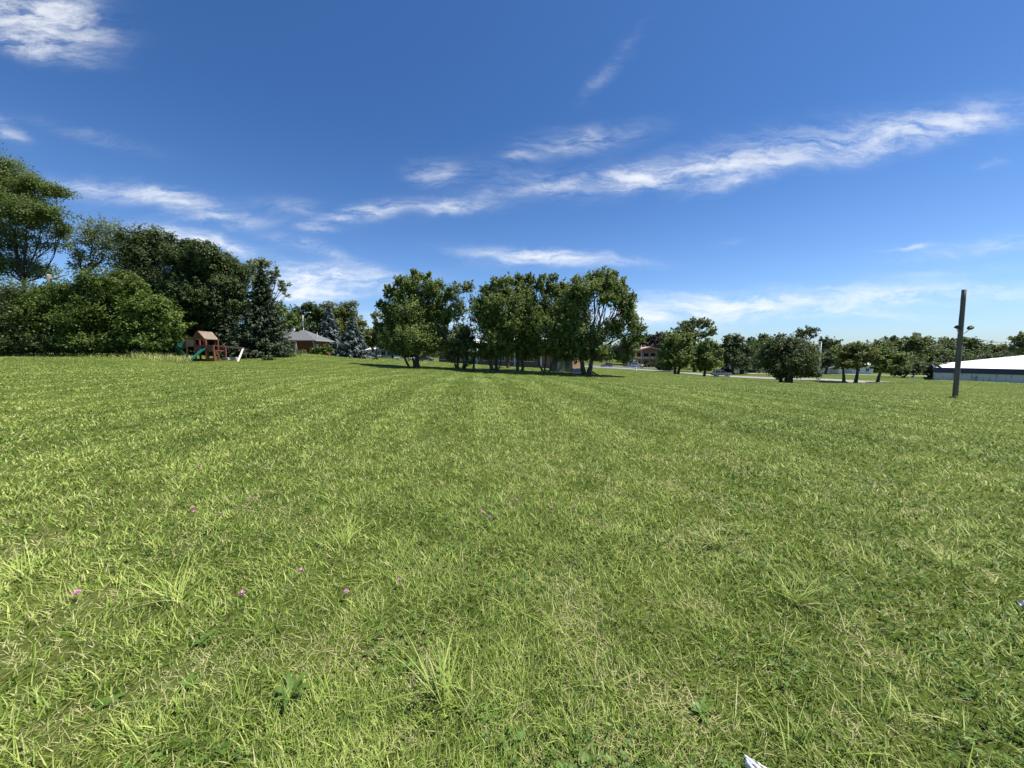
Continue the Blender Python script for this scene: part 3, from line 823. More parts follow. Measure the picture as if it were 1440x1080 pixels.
FARROW = [((1240, 530), 150, 'far', [(1236, 487, 16, 9, 0), (1252, 484, 13, 9, 0), (1244, 499, 22, 10, 0)], 'grey green far tree rising behind the layered trees'),
          ((1285, 530), 152, 'far', [(1276, 482, 15, 9, 0), (1292, 480, 14, 9, 0), (1284, 494, 22, 12, 0)], 'highest rounded tree of the far row left of the floodlight pole'),
          ((1310, 530), 156, 'far', [(1306, 484, 13, 10, 0), (1312, 498, 20, 14, 0)], 'dark far tree just above the left end of the blue trimmed building'),
          ((1332, 528), 160, 'grey', [(1327, 480, 8, 5, 0, .8), (1336, 486, 12, 8, 0), (1330, 500, 18, 14, 0)], 'airy far tree directly left of the floodlight pole'),
          ((1362, 528), 160, 'far', [(1360, 480, 10, 6, 0), (1370, 488, 14, 8, 0), (1362, 500, 20, 12, 0)], 'far tree directly right of the floodlight pole'),
          ((1386, 526), 165, 'grey', [(1386, 494, 7, 6, 0, .7), (1390, 505, 12, 8, 0)], 'thin gappy far tree above the white roof'),
          ((1404, 526), 165, 'olive', [(1400, 491, 12, 6, 0), (1412, 493, 9, 6, 0), (1406, 502, 16, 8, 0)], 'low rounded far tree above the white roof'),
          ((1440, 526), 110, 'grey', [(1432, 478, 10, 6, 0), (1446, 473, 14, 7, 0), (1440, 490, 20, 9, 0), (1470, 480, 20, 14, 0)], 'spreading tree at the right edge above the white roof'),
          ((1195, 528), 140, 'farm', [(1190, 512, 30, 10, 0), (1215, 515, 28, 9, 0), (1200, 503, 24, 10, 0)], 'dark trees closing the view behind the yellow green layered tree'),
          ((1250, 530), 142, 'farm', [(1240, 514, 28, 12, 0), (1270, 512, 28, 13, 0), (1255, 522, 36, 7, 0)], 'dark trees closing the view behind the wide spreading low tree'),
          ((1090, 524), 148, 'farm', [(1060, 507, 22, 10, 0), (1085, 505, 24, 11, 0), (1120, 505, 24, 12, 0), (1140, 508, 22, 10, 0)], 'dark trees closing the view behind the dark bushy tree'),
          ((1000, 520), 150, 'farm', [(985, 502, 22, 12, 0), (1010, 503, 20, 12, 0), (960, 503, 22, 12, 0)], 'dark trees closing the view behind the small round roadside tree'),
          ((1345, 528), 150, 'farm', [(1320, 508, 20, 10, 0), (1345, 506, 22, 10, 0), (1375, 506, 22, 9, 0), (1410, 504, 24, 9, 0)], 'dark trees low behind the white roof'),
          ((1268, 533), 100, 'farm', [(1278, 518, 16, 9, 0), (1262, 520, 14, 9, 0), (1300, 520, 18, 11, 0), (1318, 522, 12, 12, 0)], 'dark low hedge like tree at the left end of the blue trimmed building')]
for (bs, Y, kd, el, lb) in FARROW:
    broad('far_tree', lb, 'tree', kd, bs, Y, el, trunk_px=3, dens=1.15)

# a far wood closing the view
ps, tn = [], []
for px in np.arange(-420, 1900, 5.0):
    Y = 230 + rng.uniform(-12, 25)
    top = 489 + 4 * math.sin(px * .021) + 3 * math.sin(px * .057 + 1) + rng.uniform(-3, 3) - (6 if px < 380 else 0)
    p0 = at(px, top, Y); zb = g1(p0[0], Y)
    h = max(2, p0[2] - zb)
    m = 120
    d = unit(rng.standard_normal((m, 3)))
    c = np.array([p0[0], Y, zb + h * .52])
    ps.append(c + d * [2.6, 2.6, h * .52] * rng.uniform(.7, 1.05, (m, 1)))
    tn.append(np.clip(.4 + .2 * rng.standard_normal() + .2 * rng.standard_normal(m), 0, 1))
p = np.concatenate(ps); tn = np.concatenate(tn)
o = obj('far_woods', leaves_geo(p, rng.standard_normal(p.shape), unit(np.array([0, -.2, .8]) + rng.standard_normal(p.shape) * .6), 1.3, .95), LM['deep'], attrs={'tone': ('FACE', tn)})
o['kind'] = 'stuff'
o['label'] = 'low dark band of distant woods along the horizon'

# --- shrubs
GH = 'shrubs along the wall of the grey roofed house'
shrub('shrub', 'light green shrub below the downspout of the grey roofed house', 'lime', 444, 494, 73.5, 8, 6, group=GH)
shrub('shrub', 'light green shrub at the right corner of the grey roofed house', 'lime', 458, 493.5, 73.5, 8, 6.5, group=GH)
shrub('shrub', 'tiny shrub near the white stepladder', 'olive', 427, 496, 73.5, 3, 2.5, group=GH)
shrub('shrub', 'small dark round bush at the foot of the tall dark spruce', 'deep', 378, 504, 46.5, 8, 3)
GB = 'round yews in front of the brick building'
shrub('yew_bush', 'yellow green round bush, leftmost beside the road', 'yew', 927, 516.5, 138, 6, 5, group=GB, dens=1.4)
shrub('yew_bush', 'dark round bush in the middle of three beside the road', 'deep', 934, 517, 137, 4.5, 4.5, group=GB, dens=1.3)
shrub('yew_bush', 'dark round bush nearest the wide roadside tree', 'deep', 941, 518, 136, 4.5, 4, group=GB, dens=1.3)
shrub('shrub', 'brownish low shrub right of the grey suv', 'brown', 1021, 522, 120, 7, 2.6)
shrub('shrub', 'dark green shrub before the white gabled house', 'deep', 1059, 525, 124, 7, 4)
shrub('shrub', 'mid green low shrub at the right end of the white gabled house', 'maple', 1071, 526.5, 120, 8, 3.2)
shrub('shrub', 'dark low shrub at the left side of the brick building', 'deep', 908, 515, 166, 5, 2.2)
shrub('shrub', 'dark low shrub at the right side of the brick building', 'deep', 915, 515, 166, 4, 2.2)

# ------------------------------------------------------------------ buildings
def brick_mat(name, c1, c2, mortar, sc=1.0):
    m = bpy.data.materials.new(name); m.use_nodes = True
    t = m.node_tree; b = t.nodes['Principled BSDF']; b.inputs['Roughness'].default_value = .9
    tc_ = t.nodes.new('ShaderNodeTexCoord')
    sp_ = t.nodes.new('ShaderNodeSeparateXYZ'); t.links.new(tc_.outputs['Object'], sp_.inputs[0])
    cb = t.nodes.new('ShaderNodeCombineXYZ')
    t.links.new(mth(t, 'ADD', sp_.outputs[0], sp_.outputs[1]), cb.inputs[0]); t.links.new(sp_.outputs[2], cb.inputs[1])
    br = t.nodes.new('ShaderNodeTexBrick')
    t.links.new(cb.outputs[0], br.inputs['Vector'])
    br.inputs['Color1'].default_value = (*c1, 1); br.inputs['Color2'].default_value = (*c2, 1); br.inputs['Mortar'].default_value = (*mortar, 1)
    br.inputs['Scale'].default_value = sc
    br.inputs['Brick Width'].default_value, br.inputs['Row Height'].default_value, br.inputs['Mortar Size'].default_value = .23, .08, .012
    n = noise(t, tc_.outputs['Object'], .9, 4)
    mx = nd(t, 'ShaderNodeMix', data_type='RGBA', blend_type='MULTIPLY'); mx.inputs['Factor'].default_value = .5
    t.links.new(br.outputs['Color'], mx.inputs['A']); t.links.new(n.outputs['Color'], mx.inputs['B'])
    t.links.new(mx.outputs['Result'], b.inputs['Base Color'])
    return m


M_BRICK = brick_mat('red_brick', (.30, .078, .034), (.35, .105, .048), (.24, .12, .08))
M_BRICK_O = brick_mat('orange_brick', (.46, .22, .11), (.52, .27, .14), (.42, .32, .24))
M_BRICK_B = brick_mat('brown_brick', (.30, .15, .10), (.36, .19, .125), (.3, .23, .18))
M_SHINGLE = mat('grey_shingles', (.135, .140, .152), .95, .25, 7, bump=.5, bscale=25)
M_ROOFW = mat('white_roof', (.82, .82, .80), .6, .03, .6)
M_WHITE = mat('white_paint', (.78, .78, .75), .55, .06, 2)
M_TRIM = mat('grey_trim', (.42, .42, .41), .6, .08, 2)
M_GLASS = mat('window_glass', (.025, .03, .035), .08, .2, 1)
M_DARK = mat('flat_black', (.03, .03, .03), .8, .2, 2)  # plain near-black of bins, posts, wire and dark trims
M_METALG = mat('galvanised_steel', (.42, .44, .44), .45, .15, 4, metal=.6)
M_TAN = mat('tan_stucco', (.52, .36, .25), .9, .08, 2)
M_SALMON = mat('salmon_tile', (.55, .33, .22), .8, .1, 3, bump=.3)
M_NAVY = mat('navy_steel', (.012, .028, .075), .45, .25, 1.2)


def hip_roof(g, x0, x1, y0, y1, z, h, th=.16, ridge=None):
    d = min(x1 - x0, y1 - y0) / 2
    if x1 - x0 >= y1 - y0:
        r0, r1 = (x0 + d, (y0 + y1) / 2), (x1 - d, (y0 + y1) / 2)
    else:
        r0, r1 = ((x0 + x1) / 2, y0 + d), ((x0 + x1) / 2, y1 - d)
    V = [[x0, y0, z], [x1, y0, z], [x1, y1, z], [x0, y1, z], [r0[0], r0[1], z + h], [r1[0] + 1e-3, r1[1] + 1e-3, z + h]]
    V += [[x0, y0, z - th], [x1, y0, z - th], [x1, y1, z - th], [x0, y1, z - th]]
    if x1 - x0 >= y1 - y0:
        g.add(V, [[0, 1, 5, 4], [2, 3, 4, 5]], [[1, 2, 5], [3, 0, 4]], [[0, 6, 7, 1], [1, 7, 8, 2], [2, 8, 9, 3], [3, 9, 6, 0], [6, 9, 8, 7]])
    else:
        g.add(V, [[1, 2, 5, 4], [3, 0, 4, 5]], [[0, 1, 4], [2, 3, 5]], [[0, 6, 7, 1], [1, 7, 8, 2], [2, 8, 9, 3], [3, 9, 6, 0], [6, 9, 8, 7]])
    return g


def gable_roof(g, x0, x1, y0, y1, z, h, th=.18):
    """ridge along x"""
    ym = (y0 + y1) / 2
    g.prism([[y0, z], [ym, z + h], [y1, z], [y1, z - th], [ym, z + h - th], [y0, z - th]], x0, x1, (1, 2, 0))
    return g


def window(par, c, w, h, axis='x', sill=True, trim=None, mull=1):
    """window on a wall facing -y (axis x) or +x (axis y): frame part, pane sub-part"""
    t_ = trim or M_WHITE
    f = Geo(); d = .06
    ex = np.array([1, 0, 0.]) if axis == 'x' else np.array([0, 1., 0])
    nr = np.array([0, -1., 0]) if axis == 'x' else np.array([1., 0, 0])
    c = np.asarray(c, float)

    def bx(a, b, dep, off):
        cc = c + ex * (a[0] + b[0]) / 2 + np.array([0, 0, (a[1] + b[1]) / 2]) + nr * off
        s_ = np.abs(ex) * abs(b[0] - a[0]) + np.array([0, 0, abs(b[1] - a[1])]) + np.abs(nr) * dep
        return cc, s_
    fr = .07
    for a, b_ in [((-w / 2, h / 2 - fr), (w / 2, h / 2)), ((-w / 2, -h / 2), (w / 2, -h / 2 + fr)), ((-w / 2, -h / 2 + fr), (-w / 2 + fr, h / 2 - fr)), ((w / 2 - fr, -h / 2 + fr), (w / 2, h / 2 - fr))]:
        f.box(*bx(a, b_, .08, .042))
    for m in range(1, mull + 1):
        x_ = -w / 2 + w * m / (mull + 1)
        f.box(*bx((x_ - .025, -h / 2 + fr), (x_ + .025, h / 2 - fr), .05, .03))
    fo = obj('window', f, t_, par)
    obj('pane', Geo().box(*bx((-w / 2 + .03, -h / 2 + .03), (w / 2 - .03, h / 2 - .03), .02, .012)), M_GLASS, fo)
    if sill:
        obj('sill', Geo().box(*bx((-w / 2 - .06, -h / 2 - .07), (w / 2 + .06, -h / 2 - .002), .16, .082)), t_, fo)
    return fo


# grey roofed brick house
xr = at(442, 497, 75)[0]
zh = at(430, 497.4, 75)[2]
hs = thing('brick_house', 'low red brick house with grey hip roof left of the two blue spruces', 'house', (xr, 75, zh))
obj('wall', Geo().box((-4.3, 3.3, 1.0), (8.6, 6.6, 3.2)), M_BRICK, hs)
rf = obj('roof', hip_roof(Geo(), -9.2, .62, -.65, 7.25, 2.62, 2.1), M_SHINGLE, hs)
obj('gutter', Geo().box((-4.29, -.71, 2.53), (9.9, .11, .14)).box((.68, 3.3, 2.53), (.11, 7.9, .14)), M_TRIM, hs)
obj('downspout', Geo().tube([[.05, -.6, 2.45], [-.02, -.2, 2.2], [.03, -.08, 2.05], [.03, -.08, 0]], .07, 8), M_WHITE, hs)
obj('vent_pipe', Geo().tube([[-.1, 1.6, 3.3], [-.1, 1.6, 4.15]], .09, 8), M_WHITE, rf)
obj('roof_vent', Geo().box((-4.6, 2.9, 4.66), (.75, .5, .3)).box((-4.6, 2.9, 4.84), (.9, .62, .06)), M_DARK, rf)
obj('chimney', Geo().box((-5.9, 3.6, 4.75), (.5, .5, .7)).box((-5.9, 3.6, 5.13), (.62, .62, .06)), M_WHITE, rf)
window(hs, (-6.3, 0, 1.5), 2.0, 1.3)
window(hs, (-1.2 + 1.2, 1.2, 1.3), .9, 1.1, 'y')
window(hs, (0, 4.2, 1.3), .9, 1.1, 'y')
# white stepladder by the wall
ld = gpt(415.3, 73.8, 497)
lg = thing('stepladder', 'white stepladder standing by the brick wall of the grey roofed house', 'ladder', (ld[0], 73.8, ld[2] + .15))
for s_ in (-1, 1):
    obj('rail', Geo().beam((s_ * .33, -.35, -.05), (s_ * .24, 0, 1.75), .07, .05), M_WHITE, lg)
    obj('rear_leg', Geo().beam((s_ * .30, .45, -.05), (s_ * .22, .04, 1.7), .05, .04), M_TRIM, lg)
for q_ in range(5):
    zz = .22 + q_ * .33
    obj('step', Geo().box((0, -.35 + .35 * zz / 1.75, zz), (.62 - .12 * zz / 1.75, .14, .05)), M_WHITE, lg)

# street lamps
def street_lamp(px, py, Y, top, label, arms, mat_=None, head=True, r=.09):
    b = gpt(px, Y, py); b[1] = Y
    H = at(px, top, Y)[2] - b[2]
    t_ = thing('street_lamp', label, 'street lamp', tuple(b))
    m_ = mat_ or M_METALG
    obj('pole', Geo().tube([[0, 0, -.2], [0, 0, H * .5], [0, 0, H]], [r * 1.3, r, r * .7], 10), m_, t_, True)
    obj('base', Geo().tube([[0, 0, -.2], [0, 0, .25]], [.24, .2], 10), M_CONC, t_)
    for (dx, dz) in arms:
        a = obj('arm', Geo().tube([[0, 0, H - .9], [dx * .4, 0, H - .3 + dz * .5], [dx, 0, H + dz]], [.06, .05, .045], 8), m_, t_)
        s_ = np.sign(dx)
        obj('lamp_head', Geo().prism([[dx - s_ * .1, H + dz - .08], [dx + s_ * .75, H + dz - .02], [dx + s_ * .7, H + dz + .14], [dx, H + dz + .16]], -.16, .16, (0, 2, 1)), m_, a)
    return t_


street_lamp(428.5, 500, 88, 443, 'pale street lamp with one arm rising behind the grey roofed house', [(1.0, .55)], M_WHITE)
street_lamp(901, 521, 150, 486, 'tall double headed lamp post before the two storey brick building', [(-.8, .1), (.8, .1)], M_METALG)

# far white house
b = at(516, 500.5, 140); b[2] = g1(b[0], 140)
fh = thing('white_house', 'long low white house far behind the pickup truck', 'house', (b[0], 140, at(530, 501, 140)[2] - .2))
obj('wall', Geo().box((6.2, 3.5, 1.1), (12.4, 7, 2.6)), M_WHITE, fh)
obj('roof', gable_roof(Geo(), -.6, 13, -.7, 7.7, 2.5, 1.0), M_ROOFW, fh)
for q_ in range(5):
    window(fh, (1.6 + q_ * 2.2, 0, 1.3), 1.5, 1.5, sill=False)

# white house at the left edge behind the bushes
b = at(-60, 478, 62); zz = g1(b[0], 62)
lh = thing('house', 'pale roofed house glimpsed through the bushes at the left edge', 'house', (b[0], 62, zz))
zr = at(5, 441, 62)[2] - zz; ze = at(5, 457, 62)[2] - zz
obj('wall', Geo().box((4.5, 3, ze / 2), (9.4, 6, ze)), M_BRICK_B, lh)
obj('roof', gable_roof(Geo(), -.5, 9.8, -.6, 6.6, ze, zr - ze + .2), mat('pale_roof', (.62, .62, .62), .8, .08, 3), lh)
window(lh, (6.5, 0, 1.6), 1.6, 1.2)

# long building behind the middle trees
pa, pb = at(612, 508.5, 97), at(776, 517, 74)
L = math.hypot(pb[0] - pa[0], pb[1] - pa[1]); ang = math.atan2(pb[1] - pa[1], pb[0] - pa[0])
lb = thing('long_building', 'long low brick building with white roof behind the middle maples', 'building', (pa[0], pa[1], -1.6), ang)
zl = at(614, 493.2, 97)[2] + 1.6
obj('wall', Geo().box((L / 2 + .3, 6.4, zl / 2 - .4), (L - .8, 11.6, zl + .6)), M_BRICK_O, lb)
obj('roof', gable_roof(Geo(), -.9, L + .6, -1.1, 13.6, zl + .25, 2.5, .35), M_ROOFW, lb)
obj('fascia', Geo().box((L / 2 - .1, -.98, zl - .25), (L + 1.4, .08, .4)), M_TRIM, lb)
for q_ in range(6):
    obj('column', Geo().tube([[q_ * L / 5.3, -.75, -.9], [q_ * L / 5.3, -.75, zl - .1]], .14, 10), M_WHITE, lb)
for q_ in range(8):
    window(lb, (2.2 + q_ * 3.9, .6, 1.75), 2.4, 1.2, mull=2)
obj('door', Geo().box((14.1, .56, 1.0), (1.1, .08, 2.2)), M_WHITE, lb)

# grey corrugated shed
sb = at(779, 525, 50)
zs = g1(sb[0] + 1.3, 50)
sh = thing('metal_shed', 'small grey ribbed metal shed under the widest middle maple', 'shed', (sb[0], 50, zs), R(8))
M_SHED = mat('weathered_steel', (.17, .185, .175), .6, .18, 1.5, metal=.2)
g = Geo().box((1.25, 1.3, 1.0), (2.5, 2.6, 2.15))
for q_ in range(14):
    g.box((.10 + q_ * .176, -.015, 1.0), (.07, .06, 2.1))
    g.box((-.015, .12 + q_ * .18, 1.0), (.06, .07, 2.1))
obj('wall', g, M_SHED, sh)
obj('roof', gable_roof(Geo(), -.12, 2.62, -.15, 2.75, 2.14, .3, .07), M_SHED, sh)
dr = obj('door', Geo().box((.9, -.07, .95), (.95, .05, 1.85)), mat('shed_door', (.22, .235, .225), .6, .1, 2), sh)
obj('handle', Geo().box((1.25, -.12, 1.0), (.05, .05, .2)), M_DARK, dr)
# low white tub
tb = at(805.5, 526.5, 48.6); zt_ = g1(tb[0] + .6, 48.6)
tub = thing('storage_box', 'low white box with grey front beside the thick maple trunk', 'box', (tb[0], 48.6, zt_), R(-3))
obj('body', Geo().box((.6, .35, .34), (1.16, .7, .5)), M_TRIM, tub)
obj('lid', Geo().box((.6, .35, .62), (1.24, .78, .05)), M_WHITE, tub)
obj('base', Geo().box((.6, .35, .06), (1.26, .8, .13)), M_WHITE, tub)
# fallen branch
fb = gpt(835, 45.5, 526)
fg = Geo().tube([[-.5, 0, .55], [-.2, 0, .5], [.3, .05, .25], [.8, .1, .02]], [.08, .1, .08, .04], 7, .1)
fg.tube([[.3, .05, .25], [.5, -.2, .1], [.6, -.4, .02]], [.05, .04, .02], 6, .1).tube([[-.2, 0, .5], [0, .3, .2], [.05, .5, .02]], [.05, .04, .02], 6, .1)
tag(obj('fallen_branch', fg, BARK, loc=(fb[0], 45.5, fb[2])), 'dark fallen branch lying right of the thickest maple trunk', 'branch')

# two storey brick building
b = at(892, 515.5, 172); zz = g1(b[0], 172)
bb = thing('brick_building', 'two storey brick building with balconies and salmon roof edge beyond the road', 'building', (b[0], 172, zz), R(-6))
Hh = at(900, 491, 172)[2] - zz
obj('wall', Geo().box((5.0, 5, Hh / 2 - .9), (10.0, 10, Hh - 1.7)), M_BRICK_B, bb)
obj('roof', Geo().prism([[-1.0, Hh - .75], [6.6, Hh + 1.15], [12.2, Hh - .25], [12.2, Hh - .7], [6.6, Hh + .65], [-1.0, Hh - 1.35]], -1.5, 11.2, (0, 2, 1)), M_SALMON, bb)
obj('gable', Geo().prism([[0.01, Hh - 1.1], [6.6, Hh + .6], [9.99, Hh - .25], [9.99, Hh - 1.6], [0.01, Hh - 1.6]], -.04, 9.9, (0, 2, 1)), M_BRICK_B, bb)
g = Geo()
for x_ in (.5, 3.4, 6.3, 9.4):
    obj('pier', Geo().box((x_, -1.0, Hh / 2 - .8), (.55, .4, Hh - 1.6)), M_BRICK_O, bb)
for x_ in (1.95, 4.85, 7.85):
    fl = obj('balcony', Geo().box((x_, -.55, Hh * .44), (2.35 if x_ < 7 else 2.6, 1.0, .2)), M_TAN, bb)
    obj('railing', Geo().box((x_, -1.02, Hh * .44 + .55), (2.35 if x_ < 7 else 2.6, .07, .9)), M_TAN, fl)
    window(bb, (x_, 0, Hh * .66), 1.9, 1.6, sill=False, trim=M_DARK)
    window(bb, (x_, 0, Hh * .22), 1.7, 1.6, trim=M_TRIM)

# white open shelter and houses beyond the road
b = at(880, 516, 172); zz = g1(b[0], 168)
st = thing('open_shelter', 'small white open sided shelter left of the brick building', 'shelter', (b[0], 168, zz))
for x_ in (0, 2.1, 3.6):
    for y_ in (0, 2.5):
        obj('post', Geo().box((x_, y_, 1.3), (.28, .28, 2.6)), M_WHITE, st)
obj('roof', Geo().box((1.8, 1.25, 2.75), (4.2, 3.1, .28)), M_WHITE, st)
obj('wall', Geo().box((1.05, 0, .42), (1.7, .12, .8)).box((1.8, 2.55, 1.3), (3.3, .1, 2.5)), M_TRIM, st)

b = at(1033, 525, 135); zz = g1(b[0], 135)
wh = thing('white_house', 'white gabled house beyond the road between the dark rounded tree and the bushy tree', 'house', (b[0], 135, zz - .1), R(-4))
obj('wall', Geo().box((6.3, 4, 1.3), (12.6, 8, 2.8)).prism([[4.2, 2.71], [9.0, 2.71], [6.6, 4.0]], -.25, .35, (0, 2, 1)), M_WHITE, wh)
obj('roof', gable_roof(Geo(), -.4, 13, -.6, 8.6, 2.72, 1.5), M_SHINGLE, wh)
for x_ in (2, 6.6, 10.6):
    window(wh, (x_, 0, 1.4), 1.3, 1.1)
obj('door', Geo().box((4.2, -.05, 1.0), (1, .08, 2.0)), M_DARK, wh)
b = at(1161, 530.5, 122); zz = g1(b[0], 122)
gh = thing('garage', 'small white garage with blue grey roof right of the white pole', 'garage', (b[0], 122, zz - .1))
obj('wall', Geo().box((2.6, 3, .9), (5.2, 6, 2.0)), M_WHITE, gh)
obj('roof', gable_roof(Geo(), -.3, 5.5, -.4, 6.4, 1.9, 1.2), M_SHINGLE, gh)
obj('garage_door', Geo().box((2.6, -.04, .8), (2.6, .06, 1.7)), M_TRIM, gh)
b = at(1198, 527, 128); zz = g1(b[0], 128)
rh = thing('house', 'white house glimpsed under the crown of the yellow green layered tree', 'house', (b[0], 128, zz - .1))
obj('wall', Geo().box((3.5, 3, 1.2), (7, 6, 2.6)), M_WHITE, rh)
obj('roof', gable_roof(Geo(), -.4, 7.4, -.5, 6.5, 2.5, 1.4), M_ROOFW, rh)
window(rh, (2, 0, 1.3), 1.2, 1.1); window(rh, (5, 0, 1.3), 1.2, 1.1)

# blue trimmed building at right
c0 = np.array([at(1316, 530, 79)[0], 79.0]); fd = unit(np.array([.685, -.728])); bk = np.array([-fd[1], fd[0]])
ba = math.atan2(fd[1], fd[0])
zt_ = at(1330, 517.3, 78.5)[2]
rb = thing('rink_building', 'large low building with white roof and navy fascia at the right edge', 'building', (c0[0], c0[1], zt_), ba)
wm = bpy.data.materials.new('streaked_panel'); wm.use_nodes = True  # pale wall panel with darker upright streaks
t = wm.node_tree; bs = t.nodes['Principled BSDF']; bs.inputs['Roughness'].default_value = .7
tcn = t.nodes.new('ShaderNodeTexCoord'); mp = t.nodes.new('ShaderNodeMapping'); mp.inputs['Scale'].default_value = (1.3, 1.3, .22)
t.links.new(tcn.outputs['Object'], mp.inputs[0]); n1 = noise(t, mp.outputs[0], 1.6, 7, .65); n2 = noise(t, tcn.outputs['Object'], .35, 3)
mr = nd(t, 'ShaderNodeMapRange', interpolation_type='SMOOTHSTEP'); t.links.new(mth(t, 'ADD', mth(t, 'MULTIPLY', n1.outputs['Fac'], .75), mth(t, 'MULTIPLY', n2.outputs['Fac'], .3)), mr.inputs[0])
mr.inputs['From Min'].default_value, mr.inputs['From Max'].default_value = .53, .70
mx = nd(t, 'ShaderNodeMix', data_type='RGBA'); t.links.new(mr.outputs[0], mx.inputs['Factor'])
mx.inputs['A'].default_value = (.72, .70, .64, 1); mx.inputs['B'].default_value = (.13, .15, .14, 1)
t.links.new(mx.outputs['Result'], bs.inputs['Base Color'])
g = Geo().box((22, 22, -2.4), (44, 44, 3.6))
for q_ in range(90):
    g.box((.25 + q_ * .49, -.012, -2.4), (.06, .05, 3.6))
obj('wall', g, wm, rb)
obj('fascia', Geo().box((22, -.16, -.48), (44.6, .22, 1.0)).box((-.16, 22, -.48), (.22, 44.1, 1.0)), M_NAVY, rb)
obj('trim', Geo().box((22, -.24, .04), (44.8, .3, .05)).box((-.24, 22, .04), (.3, 44.2, .05)), M_NAVY, rb)
g = Geo(); g.add([[.9, .9, -.12], [43.1, .9, -.12], [43.1, 43.1, -.12], [.9, 43.1, -.12], [22, 22, 4.05]], [[0, 1, 4], [1, 2, 4], [2, 3, 4], [3, 0, 4]])
obj('roof', g, M_ROOFW, rb)

# ------------------------------------------------------------------ floodlight pole and wire
b = gpt(1343, 30, 560); b[1] = 30
H = at(1358, 407, 30)[2] - b[2]
M_POLE = mat('weathered_pole', (.155, .135, .115), .95, .35, 3, bump=.7, bscale=20, stretch=(1, 1, .15))
fp = thing('floodlight_pole', 'tall leaning wooden pole carrying two floodlights on the right of the field', 'pole', tuple(b))
top = at(1358, 407, 30) - b; top[1] = .1
prof = np.linspace(0, 1, 12)[:, None] * top
prof[0] = (0, 0, -.3)
obj('pole', Geo().tube(prof, np.linspace(.165, .14, 12), 14, .025), M_POLE, fp, True)
M_LAMP = mat('floodlight_housing', (.045, .042, .04), .6, .2, 6)
zc = at(1350, 463, 30)[2] - b[2]
pc = top * (zc / top[2])
for s_, tilt in ((-1, .5), (1, -.5)):
    ar = obj('bracket', Geo().tube([pc + [s_ * .15, -.05, -.35], pc + [s_ * .3, -.1, -.25], pc + [s_ * .48, -.15, -.02]], .022, 7), M_METALG, fp)
    a_ = R(18 * s_)
    Mx = np.array(Matrix.Rotation(-a_ * 1.2, 3, 'Y') @ Matrix.Rotation(R(25), 3, 'X'))
    cc = pc + [s_ * .50, -.2, .10]
    fl = obj('floodlight', Geo().box(cc, (.31, .22, .18), Mx).box(cc + Mx @ np.array([0, .05, .125]), (.22, .12, .07), Mx), M_LAMP, fp)
    obj('lens', Geo().box(cc + Mx @ np.array([0, -.115, -.01]), (.27, .02, .15), Mx), M_GLASS, fl)
w0 = b + pc + [.17, 0, -.55]
w1 = at(1438, 479, 100)
t_ = np.linspace(0, 1, 24)[:, None]
wp = w0 + (w1 - w0) * t_; wp[:, 2] -= (4 * t_ * (1 - t_) * .5).ravel()
wg = Geo().tube(wp - w0, .022, 6)
cr = wp[2] - w0 + [.25, 0, -.12]
th_ = np.linspace(0, 2 * np.pi, 16)
wg.tube(np.c_[cr[0] + .13 * np.cos(th_), np.full(16, cr[1]), cr[2] + .13 * np.sin(th_)], .018, 6)
tag(obj('overhead_wire', wg, M_DARK, loc=tuple(w0)), 'thin drooping wire with a coiled loop running from the floodlight pole to the right', 'wire')

# plain white pole and small posts
b = gpt(1151, 88, 534.5); b[1] = 88
tp = at(1155, 481, 88) - b; tp[1] = 0
wpz = thing('white_pole', 'slim tall white pole standing by the road right of the dark bushy tree', 'pole', tuple(b))
obj('pole', Geo().tube([[0, 0, -.2], tp * .5, tp], [.15, .12, .09], 10), M_WHITE, wpz, True)
obj('cap', Geo().blob(tp + [0, 0, .08], (.13, .13, .1), 8, 5, 0), M_WHITE, wpz, True)
obj('base', Geo().box((0, 0, .08), (.5, .5, .3)), M_CONC, wpz)
GP = 'white posts on the grassy rise'
for px, lean, lab in ((1276.5, .28, 'short white post leaning over on the grassy rise by the dark hedge'), (1285.3, 0, 'short upright white post on the grassy rise by the dark hedge')):
    p_ = gpt(px, 72, 535); p_[1] = 72
    tag(obj('white_post', Geo().tube([[0, 0, -.1], [lean, 0, .45], [lean * 1.15, 0, .6 if lean else .75]], [.09, .085, .06], 10), M_WHITE, loc=tuple(p_)), lab, 'post', GP)
# hydrant, black post, bin
p_ = gpt(894.2, 132, 521)
hy = thing('fire_hydrant', 'small white hydrant standing before the road', 'hydrant', tuple(p_))
obj('body', Geo().tube([[0, 0, -.05], [0, 0, .1], [0, 0, .12], [0, 0, .75], [0, 0, .8], [0, 0, 1.0]], [.24, .24, .16, .16, .2, .06], 12), M_WHITE, hy, True)
obj('outlet', Geo().tube([[-.28, 0, .58], [.28, 0, .58]], .08, 8).tube([[0, -.26, .5], [0, 0, .5]], .1, 8), M_WHITE, hy)
p_ = gpt(903.5, 150, 519.5)
tag(obj('bollard', Geo().tube([[0, 0, -.1], [0, 0, .9], [0, 0, 1.0]], [.16, .15, .06], 10), M_DARK, loc=tuple(p_)), 'short black post beside the double headed lamp post', 'post')
p_ = gpt(1043, 117, 529)
bn = thing('trash_bin', 'dark wheeled bin beside the road right of the grey suv', 'bin', tuple(p_))
obj('body', Geo().prism([[-.4, 0], [.4, 0], [.5, 1.2], [-.5, 1.2]], -.4, .4, (0, 2, 1)), M_DARK, bn)
obj('lid', Geo().box((0, 0, 1.26), (1.1, .95, .1)), M_DARK, bn)
for s_ in (-1, 1):
    obj('wheel', Geo().tube([[s_ * .44, .42, .12], [s_ * .36, .42, .12]], .14, 12), M_DARK, bn)

